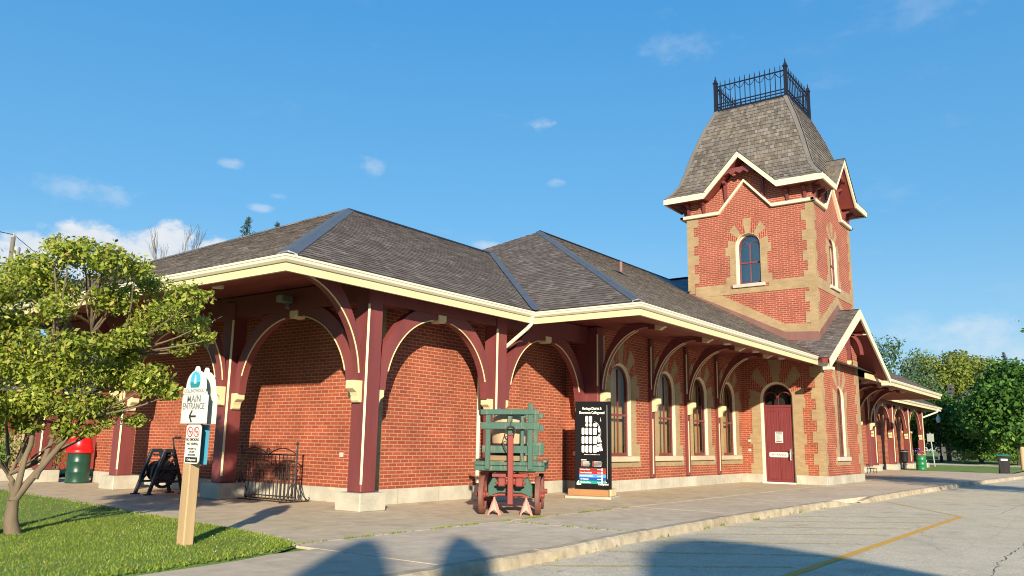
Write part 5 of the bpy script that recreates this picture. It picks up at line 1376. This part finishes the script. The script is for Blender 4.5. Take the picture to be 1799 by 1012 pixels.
# ------------------------------------------------------------------ background trees
def big_tree(name, label, loc, h, rad_, mat, low=.25, lsize=.30, dens=60, ncl=46, trunk=.25, open_=.4, group='trees beyond the cross street', bark='bark_dark', seed=0, flat=1.0):
    global rng
    r2 = np.random.default_rng(seed + 100); t = empty(name, (loc[0], loc[1], 0), label=label, cat='tree', group=group)
    dens *= 1.5; ncl = int(ncl * 1.35)
    zc = h * (low + 1) / 2; hz = h * (1 - low) / 2; cl = []
    for k in range(ncl):
        d = r2.normal(size=3); d /= np.linalg.norm(d); rr_ = r2.random() ** .45
        taper = 1 - .35 * max(0, d[2]) * rr_
        s = rad_ * (.20 + .16 * r2.random()) * (1.1 - open_ * .5)
        cl.append((d[0] * rad_ * rr_ * taper * .85, d[1] * rad_ * rr_ * taper * .85, zc + d[2] * hz * rr_ * .9, s, s, s * .72 * flat))
    lf = leaves(cl, dens, lsize, .6, .35, .5, .5); np_quads('crown', lf, len(lf) // 4, M[mat], t)
    b = MB(); b.tube([(0, 0, -.3), (.03 * h * .1, 0, h * .3), (.0, .05, h * .8)], [trunk, trunk * .75, trunk * .2], 8)
    for k in range(12):
        c = cl[k]; z0 = h * (.2 + .4 * r2.random()); b.tube([(0, 0, z0), (c[0] * .5, c[1] * .5, (z0 + c[2]) / 2 - .1), (c[0], c[1], c[2])], [trunk * .35, trunk * .2, .02], 5)
    b.build('trunk', M[bark], t); return t
big_tree('broadleaf_tree', 'feathery blue-green tree with thin crown rising behind the gable', at(77.8, 98), 14.2, 5.6, 'leaf_blue', .2, .30, 42, 60, .3, .9, seed=1)
big_tree('broadleaf_tree', 'second thin blue-green tree just right of the feathery one', at(79.5, 104), 13.0, 4.6, 'leaf_blue', .2, .30, 44, 46, .3, .8, seed=2)
big_tree('broadleaf_tree', 'broad olive-yellow tree with rounded crown above the dark house roof', at(81.4, 118), 14.4, 7.2, 'leaf_olive', .15, .34, 70, 70, .35, .3, seed=3)
big_tree('broadleaf_tree', 'narrower pale olive tree right of the broad one', at(83.35, 120), 13.9, 4.4, 'leaf_olive', .2, .32, 55, 46, .3, .5, seed=4)
big_tree('maple_tree', 'large dark green maple with dense drooping crown at the right edge', at(84.9, 86), 9.0, 5.4, 'leaf_dark', .10, .36, 95, 85, .32, .15, seed=5)
big_tree('maple_tree', 'dark green maple left of the largest maple, before the house', at(82.9, 92), 6.6, 3.6, 'leaf_dark', .12, .32, 85, 52, .22, .25, seed=6)
big_tree('maple_tree', 'mid green tree behind the street lamp', at(81.2, 96), 7.6, 4.4, 'leaf_dark', .14, .32, 75, 56, .25, .3, seed=7)
big_tree('broadleaf_tree', 'dark leafy tree seen past the far arcade post', at(79.4, 100), 8.0, 4.6, 'leaf_dark', .10, .32, 75, 56, .25, .3, seed=8)
big_tree('broadleaf_tree', 'dark bushy tree low behind the maples', at(83.9, 108), 7.4, 5.0, 'leaf_dark', .05, .34, 80, 56, .25, .2, seed=9)
big_tree('broadleaf_tree', 'shadowed tree filling the gap behind the end of the arcade', at(78.2, 112), 9.0, 5.0, 'leaf_dark', .08, .34, 70, 56, .25, .2, seed=10)
def spruce(label, loc, h, r, seed, group):
    r2 = np.random.default_rng(seed); t = empty('spruce_tree', (loc[0], loc[1], 0), label=label, cat='tree', group=group); out = []
    zs = np.concatenate([np.arange(h * .1, h * .85, h * .03), np.arange(h * .85, h - .1, .16)])
    for z in zs:
        rr_ = r * (1 - z / h) + .10; n = int(6 + 8 * (1 - z / h))
        for _ in range(n):
            a = r2.random() * 6.283; q_ = rr_ * r2.random() ** .5; out.append((math.cos(a) * q_, math.sin(a) * q_, z - q_ * .25, .16 + rr_ * .2, .16 + rr_ * .2, .14))
    lf = leaves(out, 260, .16, .4, .2, .5); np_quads('crown', lf, len(lf) // 4, M['needle'], t)
    b = MB(); b.tube([(0, 0, -.3), (0, 0, h)], [.25, .03], 7); b.build('trunk', M['bark_dark'], t)
spruce('dark spruce tip above the maples at the right edge', at(84.55, 112), 12.6, 2.6, 1, 'trees beyond the cross street')
spruce('larger spruce tip showing over the end-wall roof slope', at(35.0, 78), 21.6, 8.0, 2, 'spruces behind the station')
spruce('smaller spruce tip showing over the roof nearer its peak', at(36.9, 80), 21.9, 7.0, 3, 'spruces behind the station')
def bare_tree(label, loc, h, seed):
    r2 = random.Random(seed); t = empty('bare_tree', (loc[0], loc[1], 0), label=label, cat='tree', group='bare trees behind the station'); b = MB()
    def grow(p, d, l, r, dep):
        q = p + d * l; b.tube([p, (p + q) / 2 + Vector((r2.gauss(0, l * .04), r2.gauss(0, l * .04), 0)), q], [max(r, .013), max(r * .8, .013), max(r * .6, .012)], 4, cap=False)
        if dep == 0: return
        for _ in range(3 if dep > 1 else 4):
            n = (d + Vector((r2.gauss(0, .2), r2.gauss(0, .2), r2.uniform(.1, .4)))).normalized(); grow(q - d * l * r2.uniform(0, .35), n, l * r2.uniform(.55, .78), r * .55, dep - 1)
    grow(Vector((0, 0, 0)), Vector((0, 0, 1)), h * .42, .12, 4); b.build('trunk', M['bark_dark'], t)
bare_tree('taller leafless tree against the white cloud at left', at(30.6, 68), 18.4, 1)
bare_tree('shorter leafless tree beside the taller one against the cloud', at(31.2, 70), 16.6, 2)
# right-hand street tree just outside the frame: its twigs and shadow show
ot = big_tree('street_tree', 'tree leaning in from beyond the right edge, only leafy twigs showing', (16.3, -13.9), 6.6, 3.4, 'leaf_dark', .28, .16, 150, 46, .16, .3, group='car park trees', seed=21)
lf = leaves([(-.5, 3.75, 4.95, .25, .45, .10), (-.3, 3.4, 4.75, .3, .4, .12), (-.6, 3.95, 4.7, .18, .3, .07), (-.4, 3.6, 5.25, .15, .3, .08)], 260, .15, .5, .1, .6, .3); np_quads('twigs', lf, len(lf) // 4, M['leaf_dark'], ot)
# unseen cedars added behind the photographer, shaped to cast rounded shadows on the pavement
def cedar(label, loc, h, r, seed, kz=1.0):
    t = empty('shadow_cedar', (loc[0], loc[1], 0), label=label, cat='tree', group='unseen cedars added to cast shadows'); cl = []
    for z in np.arange(.4, h - r * .55, .45):
        k = min(1, math.sqrt(max(.03, (h - z) / (h * .45)))); cl.append((0, 0, z, r * k, r * k, .55))
    cl.append((0, 0, h - r * .6, r * .75, r * .75, r * .6))
    lf = leaves(cl, 500, .07, .6, .85, .4); np_quads('crown', lf, len(lf) // 4, M['leaf_dark'], t)
    b = MB(); b.tube([(0, 0, -.2), (0, 0, h * .9)], [.16, .05], 7)
    b.lathe([(0, 0.2), (r * .9, .3)] + [(r * .97 * min(1, math.sqrt((h - z) / (h * .45))), z) for z in np.linspace(h * .3, h * .995, 16)] + [(0, h)], (0, 0, 0), 20); b.build('trunk', M['bark_dark'], t)  # includes a solid core added inside the crown to smooth its cast shadow
SD = Vector((.7431, .6691))
def caster(tip, h): d = h / math.tan(rad(17.6)); return (tip[0] - SD.x * d, tip[1] - SD.y * d)
cedar('left unseen cedar added behind the viewpoint to cast a shadow', caster((-3.95, -3.9), 5.6), 5.6, .78, 1)
cedar('right unseen cedar added behind the viewpoint to cast a shadow', caster((-2.85, -4.55), 5.2), 5.2, .55, 2)
cedar('broad unseen cedar added to cast the car park shadow', caster((-.1, -6.95), 6.4), 6.4, 2.9, 3)

for k, (a_, d_, h_, r_, lb) in enumerate(((19.5, 46, 6.0, 3.2, 'round leafy tree beyond the red shed at the left edge'), (23.6, 52, 5.2, 3.4, 'lower leafy tree beyond the shed, right of the round one'), (27.3, 58, 5.6, 3.4, 'leafy tree hidden behind the end of the left arcade'))):
    big_tree('broadleaf_tree', lb, at(a_, d_), h_, r_, 'leaf_dark', .05, .26, 90, 40, .2, .2, 'trees beyond the shed', seed=60 + k)
# ------------------------------------------------------------------ shrubs, shed and fence past the end wall
def shrub(label, loc, r, h, seed, mat='leaf_bright', group='shrubs past the end wall'):
    r2 = np.random.default_rng(seed); t = empty('shrub', (loc[0], loc[1], 0), label=label, cat='shrub', group=group); cl = []
    for _ in range(16): cl.append((r2.normal() * r * .42, r2.normal() * r * .42, h * (.2 + .65 * r2.random()), r * .38, r * .38, h * .22))
    lf = leaves(cl, 420, .10, .55, .3, .5, .5); np_quads('foliage', lf, len(lf) // 4, M[mat], t)
    b = MB()
    for c in cl[:8]: b.tube([(0, 0, -.05), (c[0], c[1], c[2])], [.02, .006], 5)
    b.build('stem', M['bark'], t)
shrub('bright shrub between the drum bin and the last arcade post', (.25, 13.7), .55, 1.35, 1); shrub('bright green shrub mass left of the last arcade post', (-1.25, 13.9), .75, 1.25, 2); shrub('low bright shrub at the left edge behind the stone wall', (-2.3, 13.7), .8, 1.0, 3); shrub('tall bright shrub in front of the red shed', (-.4, 15.4), .7, 1.6, 4)
q = MB(); q.box((-9, 12.6, 0), (-.45, 12.85, .34)); tag(q.build('low_wall', M['block'], None, bevel=.02), 'low concrete retaining wall at the foot of the shrubs', 'wall')
sd = empty('red_shed', (2.2, 22, 0), label='red boarded shed half hidden behind the small tree', cat='shed')
q = MB(); q.box((-6, -2, 0), (3.3, 2, 3.0))
for k in range(60): q.box((-6 + k * .155, -2.012, 0), (-6 + k * .155 + .02, -1.995, 3.0))
q.prism([(3.31, -2, 3.0), (3.31, 2, 3.0), (3.31, 0, 4.3)], (-9.3, 0, 0)); q.build('walls', M['shed_red'], sd)
q = MB(); q.prism([(3.6, -2.4, 2.85), (3.6, 0, 4.42), (3.6, 0, 4.34), (3.6, -2.4, 2.77)], (-9.9, 0, 0)); q.prism([(3.6, 2.4, 2.85), (3.6, 0, 4.42), (3.6, 0, 4.34), (3.6, 2.4, 2.77)], (-9.9, 0, 0)); q.build('roof', M['slate'], sd)
pk = empty('picket_fence', (0, 17.3, 0), label='short weathered picket fence in front of the red shed', cat='fence')
q = MB()
for k in range(34): q.box((-3.2 + k * .12, 0, .25), (-3.2 + k * .12 + .085, .02, 1.28 + .03 * (k % 2)))
q.box((-3.2, .02, .5), (.9, .06, .58)); q.box((-3.2, .02, 1.05), (.9, .06, 1.13)); q.build('pickets', M['picket'], pk)
q = MB()
for x in (-3.1, -1.1, .8): q.box((x, .06, 0), (x + .09, .15, 1.3))
q.build('fence_post', M['picket'], pk)
# utility pole with wires
up = empty('utility_pole', (8.6, 40, 0), label='grey utility pole with wires above the small tree at left', cat='utility pole')
q = MB(); q.tube([(0, 0, 0), (0, 0, 12.75)], [.17, .12], 9); q.build('pole', M['pole_wood'], up)
q = MB(); q.lathe([(.20, 11.4), (.21, 11.5), (.21, 12.1), (.18, 12.2)], (.25, 0, 0), 12); q.lathe([(.05, 12.75), (.09, 12.85), (.05, 13.0)], (0, 0, 0), 8); q.build('transformer', M['galv'], up)
q = MB()
for za, zb, dx in ((13.4, 10.6, 0), (11.1, 10.9, -.1), (10.3, 10.4, .1)):
    q.tube([(-28 + 28 * k / 10 + dx, -6 * (1 - k / 10), za + (12.9 if za > 13 else za) * 0 + (( 12.9 if za > 13 else za) - za) * k / 10 - .9 * math.sin(math.pi * k / 10) * .4) for k in range(11)], .022, 4)
q.tube([(14 * k / 10, 10 * k / 10, 12.9 - 3.2 * k / 10 - .3 * math.sin(math.pi * k / 10)) for k in range(11)], .022, 4)
q.build('wire', M['black'], up)

# ------------------------------------------------------------------ far end of the pavement
def loc3(p, z=0): return (p[0], p[1], z)
wb = empty('wheelie_bin', (41.3, -6.5, 0), rz=rad(-80), label='black wheeled bin with green lid at the end of the kerb', cat='wheeled bin')
q = MB(); vs = []
for z, w, d in ((.03, .23, .24), (.92, .29, .33)): vs += [(-w, -d, z), (w, -d, z), (w, d, z), (-w, d, z)]
q.mesh(vs, [(3, 2, 1, 0), (4, 5, 6, 7), (0, 1, 5, 4), (1, 2, 6, 5), (2, 3, 7, 6), (3, 0, 4, 7)]); q.box((-.31, -.35, .88), (.31, .35, .93)); q.build('body', M['bin_black'], wb, bevel=.02)
q = MB(); q.prism([(-.33, -.40, .94), (-.33, .36, 1.0), (-.33, .36, 1.03), (-.33, -.40, .97)], (.66, 0, 0)); q.box((-.30, .36, .96), (.30, .44, 1.02)); q.build('lid', M['bin_lid'], wb, bevel=.01)
for x in (-.26, .22):
    q = MB(); q.lathe([(.03, 0), (.13, 0), (.13, .05), (.03, .05)], (x, .30, .13), 16, axis='x'); q.build('wheel', M['bin_black'], wb)
q = MB(); q.box((-.16, -.325, .70), (.16, -.300, .80)); q.build('white_sticker', M['white'], wb)
cn_ = at(80.0, 56.5)
gc = empty('drum_planter', (44.6, -1.75, 0), label='bright green steel drum planter with pink and purple flowers beside the far arcade', cat='planter')
q = MB(); q.lathe([(.28, 0), (.29, .03), (.285, .05), (.285, .28), (.30, .30), (.285, .32), (.285, .56), (.30, .58), (.285, .60), (.285, .86), (.295, .88), (.25, .88), (.25, .84), (0, .84)], n=24); q.build('drum', M['can_green'], gc)
q = MB(); q.box((.05, -.30, .50), (.16, -.285, .58)); q.build('drum_label', M['white'], gc)
lf = leaves([(.05, 0, 1.02, .26, .26, .2), (.2, -.1, .95, .2, .2, .1), (.02, .02, 1.2, .12, .12, .12)], 500, .09, .8, .5); np_quads('pink_flowers', lf, len(lf) // 4, M['petal_pink'], gc)
lf = leaves([(-.32, .1, 1.18, .28, .24, .14)], 520, .09, .8, .5); np_quads('purple_flowers', lf, len(lf) // 4, M['purple'], gc)
lf = leaves([(-.30, .1, .98, .16, .16, .16)], 420, .09, .6, .3); np_quads('flower_leaves', lf, len(lf) // 4, M['leaf_dark'], gc)
lb = empty('litter_bin', (43.6, -1.0, 0), label='black pedestal litter bin between two far arcade posts', cat='bin')
q = MB(); q.lathe([(.10, 0), (.12, .02), (.11, .42), (.24, .50), (.27, .60), (.30, 1.12), (.33, 1.16), (.33, 1.24), (.28, 1.28), (0, 1.30)], n=20); q.build('body', M['bin_black'], lb)
q = MB(); q.lathe([(.31, 1.155), (.335, 1.16), (.335, 1.18), (.31, 1.185)], n=20); q.build('rim', M['galv'], lb)
bn = empty('iron_bench', (32.6, -1.6, 0), rz=0, label='small black iron bench seen end-on beyond the entrance block', cat='bench')
q = MB()
for k in range(4): q.box((0, -.22 + k * .11, .42), (1.3, -.13 + k * .11, .445))
q.build('seat', M['black_iron'], bn)
q = MB()
for k in range(2): q.box((0, .23, .55 + k * .13), (1.3, .26, .64 + k * .13))
q.build('backrest', M['black_iron'], bn)
for x in (.05, 1.25):
    q = MB(); q.tube([(x, -.24, 0), (x, -.20, .2), (x, -.22, .42), (x, .22, .42), (x, .26, .8)], .03, 6); q.tube([(x, .26, 0), (x, .18, .22), (x, .2, .42)], .03, 6); q.build('leg', M['black_iron'], bn)
bn.scale = (.45, .7, .62); lb.scale = (.78, .78, .92)
# stump post, street sign, lamp, house
p_ = at(85.02, 66); q = MB(); q.tube([(p_[0], p_[1], -.1), (p_[0], p_[1], 1.38), (p_[0], p_[1], 1.5)], [.17, .16, .10], 10); tag(q.build('bollard_post', M['timber'], None), 'thick round timber post standing on the verge behind the wheeled bin', 'post')
p_ = at(80.3, 70); ss = empty('street_sign', (p_[0], p_[1], -.05), rz=rad(-78), label='small square sign on leaning steel pole beyond the arcade', cat='road sign')
q = MB(); q.tube([(.12, 0, 0), (-.06, 0, 2.5)], .045, 7); q.build('pole', M['galv'], ss)
q = MB(); q.box((-.27, -.07, 1.85), (.19, -.045, 2.43)); q.build('plate', M['sign_back'], ss)
p_ = at(80.78, 92); la = empty('street_lamp', (p_[0], p_[1], -.05), label='dark street lamp post with white globe lantern before the trees', cat='street lamp')
q = MB(); q.lathe([(.14, 0), (.14, .6), (.07, .7), (.05, 3.6), (.10, 3.65), (.12, 3.75)], n=10); q.build('post', M['iron'], la)
q = MB(); q.lathe([(.12, 3.85), (.22, 4.1), (.24, 4.3), (.08, 4.55), (.02, 4.75), (0, 4.75)], n=12); q.build('lantern', M['lamp_white'], la)
hp_ = at(82.3, 108); ho = empty('house', (hp_[0], hp_[1], 0), rz=rad(8), label='grey house with dark shingled roof among the trees across the street', cat='house')
q = MB(); q.box((0, -4.6, 0), (9, 3.2, 4.6)); q.prism([(0, -4.6, 4.6), (0, 3.2, 4.6), (0, -.7, 8.2)], (9, 0, 0)); q.build('walls', M['siding'], ho)
q = MB(); ro_ = MB()
for s, ye in ((1, 3.6), (-1, -5.0)):
    ro_.prism([(-.4, -.7, 8.42), (-.4, ye, 4.35), (-.4, ye, 4.25), (-.4, -.7, 8.32)], (9.8, 0, 0))
ro_.box((3, 1.0, 6.4), (3.7, 1.7, 8.9)); ro = ro_.build('roof', M['slate'], ho)
q = MB()
for y0 in (-3.2, .6): q.box((-.03, y0, 1.4), (.02, y0 + 1.1, 2.8))
q.build('window', M['black'], ho)
# low growth under the far trees
for k, (a, d, r, h, lab) in enumerate(((82.2, 88, 1.6, 1.3, 'low yellow-green bush left of the wheeled bin'), (83.9, 84, 1.3, 1.5, 'low yellow-green bush directly behind the wheeled bin'), (84.9, 82, 1.4, 1.4, 'yellow-green bush behind the timber post'), (84.0, 83, .9, 3.2, 'bright upright sapling under the large maple'), (82.0, 94, 1.2, 3.6, 'bright young tree in the gap below the house roof'))):
    p_ = at(a, d); r2 = np.random.default_rng(50 + k); t = empty('bush', (p_[0], p_[1], 0), label=lab, cat='bush', group='bushes across the street'); cl = [(r2.normal() * r * .5, r2.normal() * r * .5, h * (.25 + .6 * r2.random()), r * .4, r * .4, h * .2) for _ in range(14)]
    lf = leaves(cl, 70, .24, .6, .3, .5, .5); np_quads('foliage', lf, len(lf) // 4, M['leaf_bright'], t)

# ------------------------------------------------------------------ light, sky, camera
AZ, EL = rad(48.1), rad(17.6)
sd_ = Vector((math.sin(AZ) * math.cos(EL), math.cos(AZ) * math.cos(EL), -math.sin(EL)))
su = bpy.data.lights.new('sun', 'SUN'); su.energy = 4.9; su.angle = rad(.8); su.color = (1.0, .86, .64)
so_ = bpy.data.objects.new('sun', su); so_.rotation_euler = sd_.to_track_quat('-Z', 'Y').to_euler(); col.objects.link(so_)
w = bpy.data.worlds.new('World'); scene.world = w; w.use_nodes = True
nt = w.node_tree; bg = nt.nodes['Background']
sky = nt.nodes.new('ShaderNodeTexSky'); sky.sky_type = 'NISHITA'; sky.sun_disc = False
sky.sun_elevation = EL; sky.sun_rotation = AZ + math.pi; sky.air_density = 1.0; sky.dust_density = .1; sky.ozone_density = 3.5
hs = nt.nodes.new('ShaderNodeHueSaturation'); hs.inputs['Hue'].default_value = .487; hs.inputs['Saturation'].default_value = 1.12; hs.inputs['Value'].default_value = 1.0; L(nt, sky.outputs[0], hs.inputs['Color'])
tc = nt.nodes.new('ShaderNodeTexCoord'); sx = nt.nodes.new('ShaderNodeSeparateXYZ'); L(nt, tc.outputs['Generated'], sx.inputs[0])
def MN(op, a, b=None, c=None):
    n = nt.nodes.new('ShaderNodeMath'); n.operation = op
    for i, v in enumerate((a, b, c)):
        if v is None: continue
        if hasattr(v, 'links'): L(nt, v, n.inputs[i])
        else: n.inputs[i].default_value = v
    return n.outputs[0]
azn = MN('ARCTAN2', sx.outputs[0], sx.outputs[1]); eln = MN('ARCSINE', sx.outputs[2])
n1 = nt.nodes.new('ShaderNodeTexNoise'); n1.inputs['Scale'].default_value = 21; n1.inputs['Detail'].default_value = 9; n1.inputs['Roughness'].default_value = .62
mp = nt.nodes.new('ShaderNodeMapping'); mp.inputs['Scale'].default_value = (1, 1, 1.7); L(nt, tc.outputs['Generated'], mp.inputs[0]); L(nt, mp.outputs[0], n1.inputs['Vector'])
n2 = nt.nodes.new('ShaderNodeTexNoise'); n2.inputs['Scale'].default_value = 7; n2.inputs['Detail'].default_value = 8; n2.inputs['Roughness'].default_value = .65
mp2 = nt.nodes.new('ShaderNodeMapping'); mp2.inputs['Scale'].default_value = (1, 1, 3.2); L(nt, tc.outputs['Generated'], mp2.inputs[0]); L(nt, mp2.outputs[0], n2.inputs['Vector'])
nz = MN('SUBTRACT', n1.outputs['Fac'], .5); cloud = None
grad = nt.nodes.new('ShaderNodeValToRGB'); L(nt, MN('MULTIPLY', eln, 1 / rad(60)), grad.inputs[0])
ge = grad.color_ramp.elements
while len(ge) < 5: ge.new(.5)
for e_, (p_, c_) in zip(ge, ((0, (.46, .60, .74)), (.12, (.28, .53, .79)), (.26, (.145, .445, .81)), (.5, (.07, .355, .80)), (1, (.045, .27, .70)))): e_.position = p_; e_.color = (*c_, 1)
gsc = nt.nodes.new('ShaderNodeVectorMath'); gsc.operation = 'SCALE'; L(nt, grad.outputs[0], gsc.inputs[0]); gsc.inputs[3].default_value = 4.75
skm = nt.nodes.new('ShaderNodeMix'); skm.data_type = 'RGBA'; skm.inputs[0].default_value = .75; L(nt, hs.outputs[0], skm.inputs[6]); L(nt, gsc.outputs[0], skm.inputs[7])
PUFF = [(22.5, 11.3, 2.4, 1.0, 1), (25.2, 11.6, 3.2, 1.5, 1), (28.6, 11.7, 2.8, 1.5, 1), (30.4, 12.4, 2.2, 1.3, 1), (32.6, 12.0, 2.2, 1.0, 1), (27.3, 10.5, 9, 1.7, .97), (26.9, 11.7, 2.4, 1.25, 1), (55.8, 22.0, 2.1, .62, .8), (42.8, 18.7, 1.7, .8, .55), (33.5, 17.9, 1.1, .4, .65), (56.4, 17.9, 1.0, .4, .6), (35.6, 15.2, .9, .3, .4), (36.8, 16.1, .7, .22, .35), (51.4, 13.6, 1.3, .35, .6), (25, 15.0, 3.6, .9, .35), (66.5, 26.6, 3.6, 1.1, .25), (81.5, 27, 4, 1.6, .16), (83.6, 6.4, 4.2, 1.6, .5), (79, 7.4, 3, 1.0, .25)]
for a, e, ww, hh, st in PUFF:
    dx = MN('DIVIDE', MN('SUBTRACT', azn, rad(a)), rad(ww)); dy = MN('DIVIDE', MN('SUBTRACT', eln, rad(e)), rad(hh))
    r2 = MN('ADD', MN('MULTIPLY', dx, dx), MN('MULTIPLY', dy, dy))
    v = MN('SUBTRACT', MN('MULTIPLY_ADD', nz, 3.4 if st > .9 else 4.4, 1.12), r2)
    mr = nt.nodes.new('ShaderNodeMapRange'); mr.interpolation_type = 'SMOOTHSTEP'; L(nt, v, mr.inputs[0]); mr.inputs[1].default_value = 0; mr.inputs[2].default_value = .85 if st > .9 else 1.9; mr.inputs[3].default_value = 0; mr.inputs[4].default_value = st
    cloud = mr.outputs[0] if cloud is None else MN('MAXIMUM', cloud, mr.outputs[0])
wisp = nt.nodes.new('ShaderNodeMapRange'); wisp.interpolation_type = 'SMOOTHSTEP'; L(nt, n2.outputs['Fac'], wisp.inputs[0]); wisp.inputs[1].default_value = .56; wisp.inputs[2].default_value = .85; wisp.inputs[4].default_value = .16
cloud = MN('MAXIMUM', cloud, wisp.outputs[0])
cm = nt.nodes.new('ShaderNodeMix'); cm.data_type = 'RGBA'; L(nt, cloud, cm.inputs[0]); L(nt, skm.outputs[2], cm.inputs[6])
shade = nt.nodes.new('ShaderNodeMix'); shade.data_type = 'RGBA'; L(nt, n1.outputs['Fac'], shade.inputs[0]); shade.inputs[6].default_value = (2.9, 3.5, 4.2, 1); shade.inputs[7].default_value = (4.9, 4.85, 4.8, 1)
L(nt, shade.outputs[2], cm.inputs[7]); L(nt, cm.outputs[2], bg.inputs[0]); bg.inputs[1].default_value = .099

yaw, pitch, roll, fpx = .932610236, .185558634, .0162841832, 1439.84155
cyw, syw, cpt, spt = math.cos(yaw), math.sin(yaw), math.cos(pitch), math.sin(pitch)
f = Vector((syw * cpt, cyw * cpt, spt)); r = Vector((cyw, -syw, 0)); u = r.cross(f)
r2 = r * math.cos(roll) + u * math.sin(roll); u2 = -r * math.sin(roll) + u * math.cos(roll)
cam = bpy.data.cameras.new('camera'); cam.sensor_width = 36; cam.lens = fpx / 1799 * 36; cam.clip_start = .1; cam.clip_end = 2000
co = bpy.data.objects.new('camera', cam); col.objects.link(co)
mm = Matrix.Identity(4)
for i in range(3): mm[i][0], mm[i][1], mm[i][2], mm[i][3] = r2[i], u2[i], -f[i], (CAMX, CAMY, 1.28)[i]
co.matrix_world = mm; scene.camera = co
vs_ = scene.view_settings; vs_.view_transform = 'Standard'; vs_.look = 'None'; vs_.exposure = 1.0; vs_.gamma = 1; vs_.use_curve_mapping = False
scene.cycles.filter_width = 1.05; scene.cycles.max_bounces = 6; scene.cycles.transparent_max_bounces = 12
